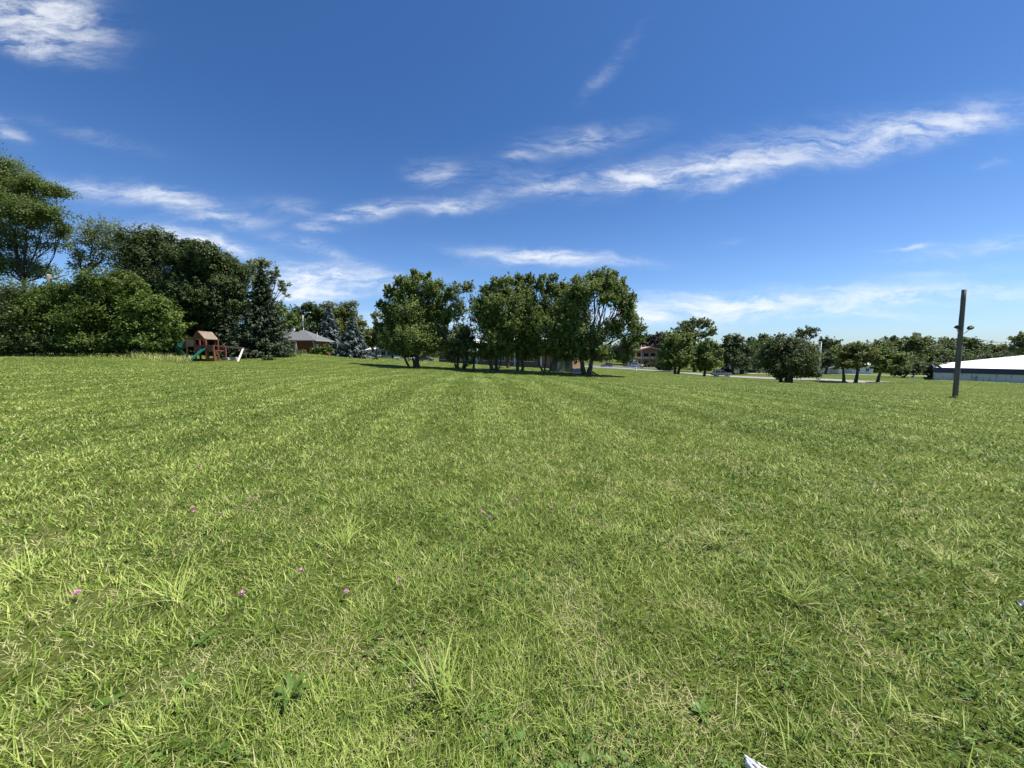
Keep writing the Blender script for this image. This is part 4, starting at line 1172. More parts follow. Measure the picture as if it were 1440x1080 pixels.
# ------------------------------------------------------------------ vehicles
M_TYRE = mat('tyre', (.02, .02, .02), .85, .2, 5)
M_RIM = mat('rim', (.55, .56, .58), .3, .1, 5, metal=.8)
M_LIGHT = mat('headlight_glass', (.75, .76, .78), .15, .05, 5)
M_TAIL = mat('tail_light', (.35, .02, .02), .2, .1, 5)


def paint(name, c):
    m = mat(name, c, .28, .06, 2, metal=.2)
    m.node_tree.nodes['Principled BSDF'].inputs['Coat Weight'].default_value = .6
    return m


def vehicle(name, label, cat, loc, rz, pm, body, cabin, Wd, wheels, wr, roofc=None, group=None, rim_m=None):
    """body, cabin: side outlines (x forward, z up); the cabin narrows upwards"""
    t_ = thing(name, label, cat, loc, rz, group)
    hw = Wd / 2

    def loft(outl, hws):
        outl = np.asarray(outl, float); n = len(outl)
        Lf = np.c_[outl[:, 0], hws, outl[:, 1]]; Rt = np.c_[outl[:, 0], -np.asarray(hws), outl[:, 1]]
        q_ = [[i_, (i_ + 1) % n, n + (i_ + 1) % n, n + i_] for i_ in range(n)]
        return Geo().add(np.r_[Lf, Rt], np.arange(n)[::-1], n + np.arange(n), q_)
    zb = [p_[1] for p_ in body]; zmid = (max(zb) + min(zb)) / 2
    bo = loft(body, [hw - .10 * max(0, (z - zmid)) - .05 * (abs(z - min(zb)) < .05) for z in zb])
    bobj = obj('body', bo, pm, t_)
    z0 = min(p_[1] for p_ in cabin); z1 = max(p_[1] for p_ in cabin)
    cw_ = [hw - .08 - .17 * (p_[1] - z0) / (z1 - z0) for p_ in cabin]
    obj('windows', loft(cabin, cw_), M_GLASS, t_)
    tops = [p_ for p_ in cabin if p_[1] > z1 - .06]
    xa, xb = min(p_[0] for p_ in tops), max(p_[0] for p_ in tops)
    rg = Geo().box(((xa + xb) / 2, 0, z1 + .01), (xb - xa + .16, Wd - .46, .07))
    base = [p_ for p_ in cabin if p_[1] < z0 + .02]
    ba_, bb_ = min(p_[0] for p_ in base), max(p_[0] for p_ in base)
    for s_ in (-1, 1):
        yb, yt = s_ * (hw - .075), s_ * (hw - .245)
        rg.beam((ba_ + .03, yb, z0), (xa, yt, z1), .1, .06); rg.beam((bb_ - .03, yb, z0), (xb, yt, z1), .1, .06)
        xm = (ba_ + bb_) / 2 - .1
        rg.beam((xm, yb, z0), (xm, yt, z1), .1, .05)
    obj('roof', rg, roofc or pm, t_)
    for x_ in wheels:
        for s_ in (-1, 1):
            w_ = obj('wheel', Geo().tube([[x_, s_ * (hw - .2), wr], [x_, s_ * (hw - .19), wr], [x_, s_ * (hw + .01), wr], [x_, s_ * (hw + .02), wr]], [wr * .9, wr, wr, wr * .9], 18), M_TYRE, t_)
            obj('rim', Geo().tube([[x_, s_ * (hw + .0), wr], [x_, s_ * (hw + .035), wr]], [wr * .66, wr * .6], 14), rim_m or M_RIM, w_)
    xf, xk = max(p_[0] for p_ in body), min(p_[0] for p_ in body)
    for s_ in (-1, 1):
        obj('headlight', Geo().box((xf - .02, s_ * (hw - .3), zmid + .12), (.1, .36, .16)), M_LIGHT, t_)
        obj('tail_light', Geo().box((xk + .02, s_ * (hw - .2), zmid + .16), (.1, .2, .3)), M_TAIL, t_)
    obj('bumper', Geo().box((xf + .03, 0, min(zb) + .18), (.14, Wd - .1, .2)).box((xk - .03, 0, min(zb) + .18), (.14, Wd - .1, .2)), M_DARK, t_)
    return t_


SUV_B = [(-2.3, .32), (2.3, .32), (2.35, .75), (2.2, .98), (.95, 1.1), (-2.25, 1.1), (-2.38, .7)]
SUV_C = [(-2.18, 1.1), (1.0, 1.1), (.25, 1.68), (-1.85, 1.7)]
SED_B = [(-2.25, .3), (2.25, .3), (2.3, .62), (2.1, .82), (1.0, .95), (-1.5, .97), (-2.2, .92), (-2.3, .6)]
SED_C = [(-1.6, .95), (1.05, .95), (.3, 1.42), (-.9, 1.44)]
PU_B = [(-2.8, .5), (2.75, .5), (2.82, .95), (2.65, 1.15), (1.3, 1.25), (-2.8, 1.22)]
PU_C = [(-.75, 1.24), (1.35, 1.24), (.75, 1.85), (-.6, 1.86)]

p_ = gpt(1014.5, 106, 529.5)
vehicle('grey_suv', 'silver grey suv parked by the near edge of the road', 'suv', (p_[0], 106, p_[2] + .09), R(-6), paint('silver_paint', (.30, .31, .33)), SUV_B, SUV_C, 1.85, (-1.4, 1.45), .36)
p_ = gpt(519, 100, 506)
pt = vehicle('pickup_truck', 'dark grey pickup truck parked right of the shorter blue spruce', 'pickup', (p_[0], 100, p_[2] + .09), R(-8), paint('slate_paint', (.075, .095, .125)), PU_B, PU_C, 1.95, (-1.75, 1.7), .40)
obj('bed_rail', Geo().box((-1.8, .92, 1.26), (1.9, .08, .08)).box((-1.8, -.92, 1.26), (1.9, .08, .08)), M_DARK, pt)
M_WCAR, M_DCAR = paint('white_car_paint', (.75, .76, .77)), paint('black_car_paint', (.025, .028, .035))
p_ = gpt(565, 118, 505)
vehicle('white_car', 'white car seen left of the leaning stem of the leftmost middle maple', 'car', (p_[0], 118, p_[2] + .08), R(200), M_WCAR, SED_B, SED_C, 1.78, (-1.35, 1.4), .32)
p_ = gpt(577, 112, 506.5)
vehicle('white_suv', 'white suv half hidden between the stems of the leftmost middle maple', 'car', (p_[0], 112, p_[2] + .08), R(-60), M_WCAR, SUV_B, SUV_C, 1.85, (-1.4, 1.45), .36)
p_ = gpt(598, 106, 508)
vehicle('black_car', 'black car parked right of the trunk of the leftmost middle maple', 'car', (p_[0], 106, p_[2] + .08), R(-14), M_DCAR, SED_B, SED_C, 1.78, (-1.35, 1.4), .32)
p_ = gpt(895, 164, 517)
vehicle('white_suv', 'white suv in front of the two storey brick building', 'suv', (p_[0], 163, p_[2] + .1), R(-40), M_WCAR, SUV_B, SUV_C, 1.85, (-1.4, 1.45), .36)
p_ = gpt(853, 160, 516)
vehicle('blue_car', 'blue grey car glimpsed right of the thickest maple trunk', 'car', (p_[0], 160, p_[2] + .1), R(170), paint('steel_blue_paint', (.10, .14, .20)), SUV_B, SUV_C, 1.85, (-1.4, 1.45), .36)
p_ = gpt(1146, 118, 530)
vehicle('white_car', 'white car parked left behind the slim white pole', 'car', (p_[0], 118, p_[2] + .1), R(10), M_WCAR, SED_B, SED_C, 1.78, (-1.35, 1.4), .32)

# ------------------------------------------------------------------ playset
M_CEDAR = mat('red_cedar', (.20, .070, .045), .8, .3, 4, bump=.3, stretch=(1, 1, .3))
M_CEDAR_L = mat('faded_cedar', (.34, .19, .13), .85, .25, 3, bump=.3)
M_SLIDE = mat('green_plastic', (.015, .20, .16), .35, .1, 2)
M_TUBE = mat('dark_green_plastic', (.010, .075, .062), .4, .1, 2)
M_ROOFP = mat('weathered_board', (.25, .195, .155), .85, .25, 3, bump=.3, stretch=(.3, 1, 1))
b = gpt(285, 46, 507.5); b[1] = 46
K = 46 / F_PX
ps_ = thing('playset', 'red wooden playset with green slides, roofed tower and swing beam', 'playset', tuple(b))
X = lambda px, dy=0.0: (px - 720) / F_PX * (46 + dy) - b[0]
Z = lambda py: at(285, py, 46)[2] - b[2]
D = 1.9
for px, ytop in ((265, 476.5), (276.5, 478), (291.5, 477)):
    for y_ in (0, D):
        obj('post', Geo().box((X(px), y_, Z(ytop) / 2 - .1), (.15, .15, Z(ytop) + .2)), M_CEDAR, ps_)
for y_ in (0, D):
    obj('post', Geo().box((X(302), y_, Z(486) / 2 - .1), (.15, .15, Z(486) + .2)), M_CEDAR, ps_)
obj('top_beam', Geo().box((X(278), -.11, Z(477)), (X(294) - X(263), .07, .17)).box((X(278), D + .11, Z(477)), (X(294) - X(263), .07, .17)), M_CEDAR, ps_)
obj('deck', Geo().box((X(270.7), D / 2, Z(487)), (X(276.5) - X(265) - .16, D + .1, .1)), M_CEDAR, ps_)
obj('lower_deck', Geo().box((X(289.2), D / 2, Z(493.2)), (X(302) - X(276.5) - .16, D + .1, .1)), M_CEDAR, ps_)


def slats(x0, x1, z0, z1, y_, n, m_=None):
    g = Geo()
    w = (x1 - x0) / n
    for i_ in range(n):
        g.box((x0 + w * (i_ + .5), y_, (z0 + z1) / 2), (w * .74, .035, z1 - z0))
    g.box(((x0 + x1) / 2, y_ - .045, z0 + .05), (x1 - x0, .05, .10)).box(((x0 + x1) / 2, y_ - .045, z1 - .05), (x1 - x0, .05, .10))
    return obj('railing', g, m_ or M_CEDAR, ps_)


slats(X(265.8), X(276), Z(487), Z(478.5), -.1, 7, M_CEDAR_L)
slats(X(277), X(284.5), Z(493), Z(486), -.1, 6)
slats(X(292.3), X(301.5), Z(494), Z(487), -.1, 7)
slats(X(292.3), X(301.5), Z(494), Z(487), D + .1, 7)
obj('top_rail', Geo().box((X(289), -.13, Z(486)), (X(302) - X(275), .08, .12)), M_CEDAR, ps_)
# roof with the ridge running back to the right, as on the tower
xa, xb = X(275.5), X(293.2); za, zr = Z(477.3), Z(466.3)
sk = np.array([1.02, 1.9])
g = Geo()
p0 = [np.array([xa, -.25, za]), np.array([(xa + xb) / 2, -.25, zr]), np.array([xb, -.25, za])]
off = np.array([X(303.5, 2.2) - X(284, -.25), 2.45, 0.0])
q0 = [p_ + off for p_ in p0]
up_ = np.array([0, 0, .06])
for (a, b2, c, d) in ((p0[0], p0[1], q0[1], q0[0]), (p0[1], p0[2], q0[2], q0[1])):
    for i_ in range(6):
        s0, s1 = i_ / 6, (i_ + .93) / 6
        v = [a + (b2 - a) * s0, a + (b2 - a) * s1, d + (c - d) * s1, d + (c - d) * s0]
        v = np.array(v + [x_ + up_ for x_ in v])
        g.add(v, [[0, 1, 2, 3], [7, 6, 5, 4], [0, 4, 5, 1], [1, 5, 6, 2], [2, 6, 7, 3], [3, 7, 4, 0]])
rfp = obj('roof', g, M_ROOFP, ps_)
obj('bargeboard', Geo().beam(p0[0] - [0, .06, 0], p0[1] - [0, .06, 0], .06, .13).beam(p0[1] - [0, .06, 0], p0[2] - [0, .06, 0], .06, .13), M_CEDAR, rfp)
obj('roof_post', Geo().box((X(305, D), D - .05, (Z(477) + Z(486)) / 2), (.1, .1, Z(477) - Z(486))).box((X(289, D), D - .05, (Z(477) + Z(490)) / 2), (.1, .1, Z(477) - Z(490))), M_CEDAR, ps_)
# wavy slide
pts = np.array([[X(px_, dy_), dy_, Z(py_) + .05] for (px_, dy_, py_) in ((288, -.15, 491.5), (284.5, -.4, 494), (280, -.65, 498), (277, -.8, 501), (273, -1.0, 503.2), (269.5, -1.2, 505.6), (266.5, -1.35, 506.8))])
uu = np.linspace(0, 6, 25)
sl = np.c_[[np.interp(uu, np.arange(7), pts[:, c_]) for c_ in range(3)]].T
dirn = unit(np.gradient(sl, axis=0)); sidev = unit(np.cross(dirn, [0, 0, 1.]))
prof = [(-.34, .17), (-.28, .18), (-.24, .02), (0, -.02), (.24, .02), (.28, .18), (.34, .17), (.30, -.05), (0, -.09), (-.30, -.05)]
V = np.stack([sl + sidev * a_ + np.array([0, 0, c_]) for (a_, c_) in prof], 1).reshape(-1, 3)
npf = len(prof)
i, j = np.meshgrid(np.arange(24), np.arange(npf), indexing='ij')
q = np.stack([i * npf + j, i * npf + (j + 1) % npf, (i + 1) * npf + (j + 1) % npf, (i + 1) * npf + j], -1).reshape(-1, 4)
obj('slide', Geo().add(V, q, np.arange(npf)[::-1], 24 * npf + np.arange(npf)), M_SLIDE, ps_)
# tube slide at the left
tp = np.array([[X(px_, dy_), dy_, Z(py_)] for (px_, dy_, py_) in ((266, .8, 482), (261, .8, 484), (257, .6, 486.5), (254.5, .5, 488.5))])
g = Geo().tube(tp, .36, 16, caps=False)
tp2 = np.array([[X(px_, dy_), dy_, Z(py_)] for (px_, dy_, py_) in ((254.5, .5, 488.5), (253, .9, 492), (255, 1.5, 497), (260, 1.9, 502))])
g.tube(tp2, .36, 16, caps=False)
obj('tube_slide', g, M_TUBE, ps_, True)
obj('tube_rim', Geo().tube([tp[-1] + [.02, 0, .02], tp[-1] - [.05, 0, .04]], .40, 16, caps=False), M_SLIDE, ps_)
# swing beam and frame
ba_, bb_ = np.array([X(302, .5), .5, Z(486)]), np.array([X(344, .2), .2, Z(490)])
obj('swing_beam', Geo().beam(ba_, bb_, .13, .17), M_CEDAR_L, ps_)
obj('white_leg', Geo().beam(bb_ + [-.05, 0, -.02], (X(334.6, -.95), -.95, -.12), .16, .1), M_WHITE, ps_)
obj('dark_leg', Geo().beam(bb_ + [.02, .03, -.02], (X(348, 1.2), 1.2, -.12), .1, .1), M_CEDAR, ps_)
for px in (312, 315.5, 324, 327.5):
    pass
for px in (313, 325):
    f_ = (px - 300) / 44
    c = ba_ + (bb_ - ba_) * f_
    sw = obj('swing', Geo().box(c - [0, 0, 1.55], (.45, .2, .04)), M_DARK, ps_)
    obj('chain', Geo().tube([c + [-.2, 0, -.05], c + [-.2, 0, -1.54]], .014, 5).tube([c + [.2, 0, -.05], c + [.2, 0, -1.54]], .014, 5), M_DARK, sw)
obj('bench', Geo().box((X(298), -.1, Z(504)), (X(304) - X(292), .3, .10)).box((X(298), -.1, Z(505.8)), (X(303) - X(292.5), .06, .18)), M_CEDAR, ps_)
g = Geo().tube([[X(305), -.3, -.05], [X(305.3), -.25, .6], [X(304.5), -.2, 1.1]], .09, 8).tube([[X(307.3), .2, -.05], [X(307), .2, .7], [X(305), .1, 1.15]], .07, 8)
for z_ in (.25, .55, .85):
    g.beam((X(305.2), -.25, z_), (X(307.2), .2, z_), .06)
obj('ladder', g, M_CEDAR, ps_)
GBK = 'pale blocks under the playset swings'
for px, lab in ((318, 'pale grey block on the grass under the swings, nearer the tower'), (329.5, 'pale grey block on the grass under the swings, nearer the white leg')):
    p_ = gpt(px, 47.3, 504)
    tag(obj('stone_block', Geo().prism([[-.36, -.05], [.36, -.05], [.34, .30], [.28, .34], [-.28, .34], [-.34, .30]], -.2, .2, (0, 2, 1)), mat('grey_block', (.36, .35, .32), .9, .15, 4, bump=.3), loc=(p_[0], 47.3, p_[2])), lab, 'block', GBK)

# ------------------------------------------------------------------ grass
def grass_material():
    m = bpy.data.materials.new('grass_blade'); m.use_nodes = True
    t = m.node_tree; b = t.nodes['Principled BSDF']
    b.inputs['Roughness'].default_value = .55; b.inputs['Specular IOR Level'].default_value = .22
    g, fa, fb = turf_color(t)
    a = t.nodes.new('ShaderNodeAttribute'); a.attribute_name = 'tone'
    dryA = t.nodes.new('ShaderNodeAttribute'); dryA.attribute_name = 'dry'
    f = mth(t, 'ADD', mth(t, 'MULTIPLY', a.outputs['Fac'], .6), mth(t, 'ADD', mth(t, 'MULTIPLY', fa, .42), mth(t, 'MULTIPLY', fb, .2)))
    r = t.nodes.new('ShaderNodeValToRGB'); t.links.new(f, r.inputs[0])
    cr_ = r.color_ramp
    cr_.elements[0].position, cr_.elements[0].color = .24, (.046, .098, .011, 1)
    cr_.elements[1].position, cr_.elements[1].color = .96, (.540, .600, .175, 1)
    e = cr_.elements.new(.60); e.color = (.190, .292, .038, 1)
    mx = nd(t, 'ShaderNodeMix', data_type='RGBA')
    t.links.new(dryA.outputs['Fac'], mx.inputs['Factor']); t.links.new(r.outputs[0], mx.inputs['A'])
    mx.inputs['B'].default_value = (.50, .45, .24, 1)
    t.links.new(mx.outputs['Result'], b.inputs['Base Color'])
    tr = t.nodes.new('ShaderNodeBsdfTranslucent'); t.links.new(mx.outputs['Result'], tr.inputs['Color'])
    ms = t.nodes.new('ShaderNodeMixShader'); ms.inputs[0].default_value = .17
    t.links.new(b.outputs[0], ms.inputs[1]); t.links.new(tr.outputs[0], ms.inputs[2])
    t.links.new(ms.outputs[0], t.nodes['Material Output'].inputs['Surface'])
    return m


M_GRASS = grass_material()


def vnoise(x, y, sc, seed):
    r_ = np.random.default_rng(seed)
    T = r_.random((256, 256))
    x, y = x * sc, y * sc
    xi, yi = np.floor(x).astype(int), np.floor(y).astype(int)
    fx, fy = x - xi, y - yi
    fx, fy = fx * fx * (3 - 2 * fx), fy * fy * (3 - 2 * fy)
    g_ = lambda a, b_: T[a & 255, b_ & 255]
    return (g_(xi, yi) * (1 - fx) + g_(xi + 1, yi) * fx) * (1 - fy) + (g_(xi, yi + 1) * (1 - fx) + g_(xi + 1, yi + 1) * fx) * fy


def blades(x, y, h, w, yaw, lean, curl, seg):
    """tapered bent blades; returns verts and quads"""
    n = len(x)
    z = G(x, y)
    dx, dy_ = np.cos(yaw), np.sin(yaw)
    face = yaw + np.pi / 2 + rng.normal(0, .5, n)
    sx, sy = np.cos(face), np.sin(face)
    rows = []
    for s_ in range(seg + 1):
        t = s_ / seg
        hor = h * (lean * t + curl * t * t)
        ver = h * (t - .38 * curl * t * t) * np.sqrt(np.clip(1 - .5 * lean ** 2, .15, 1))
        wid = w * (1 - .88 * t ** 1.6) * .5
        cx_, cy_, cz_ = x + dx * hor, y + dy_ * hor, z + ver - .004
        rows.append(np.stack([cx_ - sx * wid, cy_ - sy * wid, cz_], -1))
        rows.append(np.stack([cx_ + sx * wid, cy_ + sy * wid, cz_], -1))
    V = np.stack(rows, 1).reshape(-1, 3)
    k_ = 2 * (seg + 1)
    base = np.arange(n)[:, None] * k_
    q = np.concatenate([base + np.array([2 * s_, 2 * s_ + 1, 2 * s_ + 3, 2 * s_ + 2]) for s_ in range(seg)], 1).reshape(-1, 4)
    return V, q, seg


def scatter(r0, r1, dens0, power, half=1.03):
    """points on the field between two radii, thinning with distance"""
    e = 2 - power
    cnt = int(dens0 * 2.0 ** power * 2 * half * (r1 ** e - r0 ** e) / e)
    u = rng.random(cnt)
    r = (r0 ** e + u * (r1 ** e - r0 ** e)) ** (1 / e)
    a = rng.uniform(-half, half, cnt)
    return r * np.sin(a), r * np.cos(a), r


ggeo = Geo(); tones, drys = [], []


def add_blades(x, y, h, w, yaw, lean, curl, seg, tone, dry):
    V, q, k_ = blades(x, y, h, w, yaw, lean, curl, seg)
    ggeo.add(V, q)
    tones.append(np.repeat(np.clip(tone, 0, 1), k_)); drys.append(np.repeat(np.clip(dry, 0, 1), k_))


def stripe(x, y):
    """mowing passes, 1.1 m wide, running towards the middle trees"""
    u = x + .10 * y
    return np.where(np.floor(u / 1.1).astype(int) % 2 == 0, 1.0, -1.0)


for (r0, r1, seg, half_) in ((0, 1.2, 3, math.pi), (1.2, 5.0, 3, 1.75), (5.0, 16.0, 2, 1.45), (16.0, 125.0, 1, 1.16)):
    x, y, r = scatter(r0, r1, 8000, 1.70, half_) if r0 else scatter(.01, r1, 12000, 0, half_)
    big = vnoise(x, y, .9, 3); sm = vnoise(x, y, 4.5, 4); huge = vnoise(x, y, .22, 5)
    keep = rng.random(len(x)) < .66 + .34 * np.clip(sm * .6 + big * .7, 0, 1)
    keep &= ~((vnoise(x, y, 2.6, 40) * .65 + vnoise(x, y, 9, 41) * .35 < .33) & (r < 6) & (rng.random(len(x)) < .7))
    x, y, r, big, sm, huge = x[keep], y[keep], r[keep], big[keep], sm[keep], huge[keep]
    if r1 > 100:
        rc = np.array(road_c); dmin = np.full(len(x), 1e9)
        for a_, b_, wd_ in [(rc[i_], rc[i_ + 1], 4.9) for i_ in range(4)] + [(np.array([30, 176.]), np.array([62, 150.]), 8.2), (np.array([-52, 100.]), np.array([-40, 101.]), 3.5), (np.array([-40, 101.]), np.array([-18, 106.]), 3.5), (np.array([-18, 106.]), np.array([6, 112.]), 3.5), (np.array([72, 118.]), np.array([110, 116.]), 3.2)]:
            ab = b_ - a_; tt = np.clip(((x - a_[0]) * ab[0] + (y - a_[1]) * ab[1]) / (ab @ ab), 0, 1)
            dmin = np.minimum(dmin, np.hypot(x - a_[0] - tt * ab[0], y - a_[1] - tt * ab[1]) - wd_)
        ok = dmin > 0
        x, y, r, big, sm, huge = x[ok], y[ok], r[ok], big[ok], sm[ok], huge[ok]
    n = len(x)
    h = (.028 + .042 * rng.random(n) ** 1.5) * (.72 + .3 * big + .45 * sm)
    h *= np.where(r > 14, .85, 1)
    w = .0044 * np.maximum(1, (r / 2.2)) ** .87 * rng.uniform(.5, 1.6, n)
    yaw = vnoise(x, y, 3.2, 9) * 9 + rng.normal(0, 1.5, n)
    st_ = stripe(x, y)
    yaw = np.where((r > 7) & (rng.random(n) < .22), np.where(st_ > 0, np.pi / 2, -np.pi / 2) + rng.normal(0, .5, n), yaw)
    lean = np.abs(rng.normal(.38, .34, n)); curl = np.abs(rng.normal(.35, .3, n))
    tsp = np.where(r > 8, .66, .80)
    tone = .52 - .5 * tsp + tsp * rng.random(n) ** 1.15 + .30 * (vnoise(x, y, 7.0, 42) - .5) + .12 * (sm - .5) + .055 * st_ * (r > 6) + .15 * (huge - .5)
    dry = np.where(rng.random(n) < .035 + .07 * (1 - sm), rng.uniform(.5, 1.0, n), rng.random(n) ** 3 * .25)
    add_blades(x, y, h, w, yaw, lean, curl, seg, tone, dry)
# thatch: flat straw bits between the blades
x, y, r = scatter(.6, 14, 1150, 1.5, 1.4)
n = len(x)
add_blades(x, y, rng.uniform(.02, .06, n), .003 * np.maximum(1, r / 2.2) ** .8 * rng.uniform(.6, 1.4, n), rng.uniform(0, 6.28, n), rng.uniform(.9, 1.25, n), rng.uniform(0, .4, n), 1, rng.random(n), rng.uniform(.45, 1, n))
# more straw where the turf is thin
x, y, r = scatter(.6, 7, 3400, 1.2, 1.5)
kp = vnoise(x, y, 2.6, 40) * .65 + vnoise(x, y, 9, 41) * .35 < .36
x, y, r = x[kp], y[kp], r[kp]
n = len(x)
add_blades(x, y, rng.uniform(.015, .05, n), .0042 * np.maximum(1, r / 2.2) ** .8 * rng.uniform(.6, 1.5, n), rng.uniform(0, 6.28, n), rng.uniform(.8, 1.25, n), rng.uniform(0, .5, n), 1, rng.random(n), rng.uniform(.55, 1, n))
# longer coarse tufts
tx, ty, tr = scatter(.8, 22, 4.0, .8, 1.4)
for a, b_, r_ in zip(tx, ty, tr):
    m = int(rng.integers(9, 26))
    add_blades(a + rng.normal(0, .045, m), b_ + rng.normal(0, .045, m), rng.uniform(.08, .17, m), .0048 * max(1, r_ / 3) ** .6 * rng.uniform(.7, 1.4, m), rng.uniform(0, 6.28) + rng.normal(0, 1.0, m),
               np.abs(rng.normal(.4, .3, m)), np.abs(rng.normal(.6, .35, m)), 4 if r_ < 6 else 3, .35 + .5 * rng.random(m), np.where(rng.random(m) < .12, .8, .05))
# taller grass the mower misses round the pole foot and the middle trunks
for (px_, py_, Y_, m, rad) in ((1343, 560, 30, 160, .42), (825, 528, 46.5, 260, .9), (693, 523, 47.5, 220, .8), (731, 524, 48, 180, .7), (766, 525, 47, 180, .7), (585, 517, 50, 220, .9), (645, 519, 49, 180, .8)):
    c_ = gpt(px_, Y_, py_)
    add_blades(c_[0] + rng.normal(0, rad * .5, m), Y_ + rng.normal(0, rad * .5, m), rng.uniform(.10, .30, m), rng.uniform(.02, .045, m), rng.uniform(0, 6.28, m), np.abs(rng.normal(.25, .2, m)), np.abs(rng.normal(.4, .3, m)), 2, rng.uniform(.2, .9, m), np.where(rng.random(m) < .2, .7, .1))
lawn = obj('lawn_grass', ggeo, M_GRASS, attrs={'tone': ('FACE', np.concatenate(tones)), 'dry': ('FACE', np.concatenate(drys))})
lawn['kind'] = 'stuff'
lawn['label'] = 'mown green grass of the open field'

# clover leaves low in the turf
M_CLOVER = leaf_mat('clover_leaf', (.060, .130, .018), (.160, .255, .048), .3)
x, y, r = scatter(.6, 9, 420, 1.2, 1.5)
kp = vnoise(x, y, 1.6, 21) > .52
x, y, r = x[kp], y[kp], r[kp]
n = len(x)
cen = np.c_[x, y, G(x, y) + rng.uniform(.012, .055, n)]
P3, A3, N3 = [], [], []
a0 = rng.uniform(0, 6.28, n)
tilt = unit(np.array([0, 0, 1.]) + rng.standard_normal((n, 3)) * .35)
for k_ in range(3):
    a_ = a0 + k_ * 2.094
    d = np.c_[np.cos(a_), np.sin(a_), np.zeros(n)]
    P3.append(cen + d * .0085); A3.append(d); N3.append(tilt)
sz = np.tile(rng.uniform(.012, .021, n), 3)
cl = obj('clover_leaves', leaves_geo(np.concatenate(P3), np.concatenate(A3), np.concatenate(N3), sz, sz * .95), M_CLOVER, attrs={'tone': ('FACE', np.tile(rng.random(n), 3))})
cl['kind'] = 'stuff'
cl['label'] = 'low clover leaves scattered through the grass'

# tall dry weeds by the thicket
x = []; y = []
for i_ in range(5200):
    px = rng.uniform(-150, 268)
    if px < 185 and rng.random() < .45:
        continue
    p_ = at(px, 500, 44.0 + rng.uniform(-.9, 2.2) - (0.6 if px > 185 else 0))
    x.append(p_[0]); y.append(p_[1])
x, y = np.array(x), np.array(y)
pxs = 720 + F_PX * x / y
n = len(x)
hgt = np.where(pxs > 185, rng.uniform(.35, 1.05, n) * (.75 + .5 * vnoise(x, y, .8, 31)), rng.uniform(.12, .42, n))
V, q, k_ = blades(x, y, hgt, rng.uniform(.03, .06, n), rng.uniform(0, 6.28, n), np.abs(rng.normal(.2, .2, n)), np.abs(rng.normal(.3, .3, n)), 2)
wd = obj('tall_weeds', Geo().add(V, q), M_GRASS, attrs={'tone': ('FACE', np.repeat(rng.uniform(.3, .9, n), 2)), 'dry': ('FACE', np.repeat(np.clip(rng.normal(.42, .3, n), 0, 1), 2))})
wd['kind'] = 'stuff'
wd['label'] = 'tall dry weeds growing along the foot of the thicket'

# ------------------------------------------------------------------ single plants and flowers in the near grass
def ground_hit(px, py):
    d = ray(px, py)
    t = EYE / -d[2]
    for _ in range(30):
        t = (EYE - g1(d[0] * t, d[1] * t)) / -d[2]
    return d[0] * t, d[1] * t


M_PINK = mat('clover_pink', (.62, .33, .42), .7, .3, 60)
M_STEM = mat('clover_stem', (.12, .20, .05), .7, .2, 20)
FLOWERS = [(109, 833, 'pink clover flower farthest left in the near grass', 1.2), (271, 714, 'upper of two touching pink clover flowers left of the middle of the field', 1), (273, 720, 'lower of two touching pink clover flowers left of the middle of the field', 1),
           (341, 834, 'pink clover flower in front of the long grass tuft at lower left', 1.1), (424, 802, 'pink clover flower right above the lower left clover pair', 1), (487, 832, 'pale pink clover flower just left of the middle foreground', 1),
           (562, 815, 'small pale clover flower right of the pale pink one in the foreground', .8), (352, 701, 'pale clover flower left of the pair of small ones in mid field', .9), (362, 691, 'tiny pale clover flower beside another in mid field', .8),
           (280, 655, 'mauve clover flower farthest back on the left side', 1), (309, 723, 'small pale clover flower right of the touching pink pair', .8), (678, 721, 'left of two pink clover flowers near the middle of the field', 1), (689, 728, 'right of two pink clover flowers near the middle of the field', .9),
           (728, 705, 'pink clover flower right of the middle pair', 1), (763, 690, 'tiny pink clover flower above its neighbours right of centre', .8), (775, 715, 'lower pink clover flower right of centre', 1), (806, 714, 'pale clover flower farthest right of the centre cluster', .9), (748, 652, 'faint clover flower farthest back near the centre', .9)]
for (px, py, lab, sc) in FLOWERS:
    x_, y_ = ground_hit(px, py + 14 if py > 780 else py + 6)
    dd = math.hypot(x_, y_)
    d = ray(px, py); hh = EYE + d[2] * (y_ / d[1]) - g1(x_, y_)
    hh = max(.05, min(hh, .16))
    f = thing('clover_flower', lab, 'flower', (x_, y_, g1(x_, y_)), group='pink clover flowers dotted in the grass')
    g = Geo(); rr = .013 * sc
    nf = 60
    dirs = unit(rng.standard_normal((nf, 3))); dirs[:, 2] = np.abs(dirs[:, 2]) * 1.1 - .25
    dirs = unit(dirs)
    lg_ = leaves_geo(np.array([.0, 0, hh]) + dirs * rr * .85, dirs, unit(np.cross(dirs, rng.standard_normal((nf, 3)))), rr * 1.3, rr * .55)
    lg_.blob((0, 0, hh), (rr * .8, rr * .8, rr * .85), 10, 7, .05)
    obj('flower_head', lg_, M_PINK, f)
    obj('stem', Geo().tube([[.01, .0, 0], [.004, 0, hh * .5], [0, 0, hh - rr * .5]], .0014, 5), M_STEM, f)


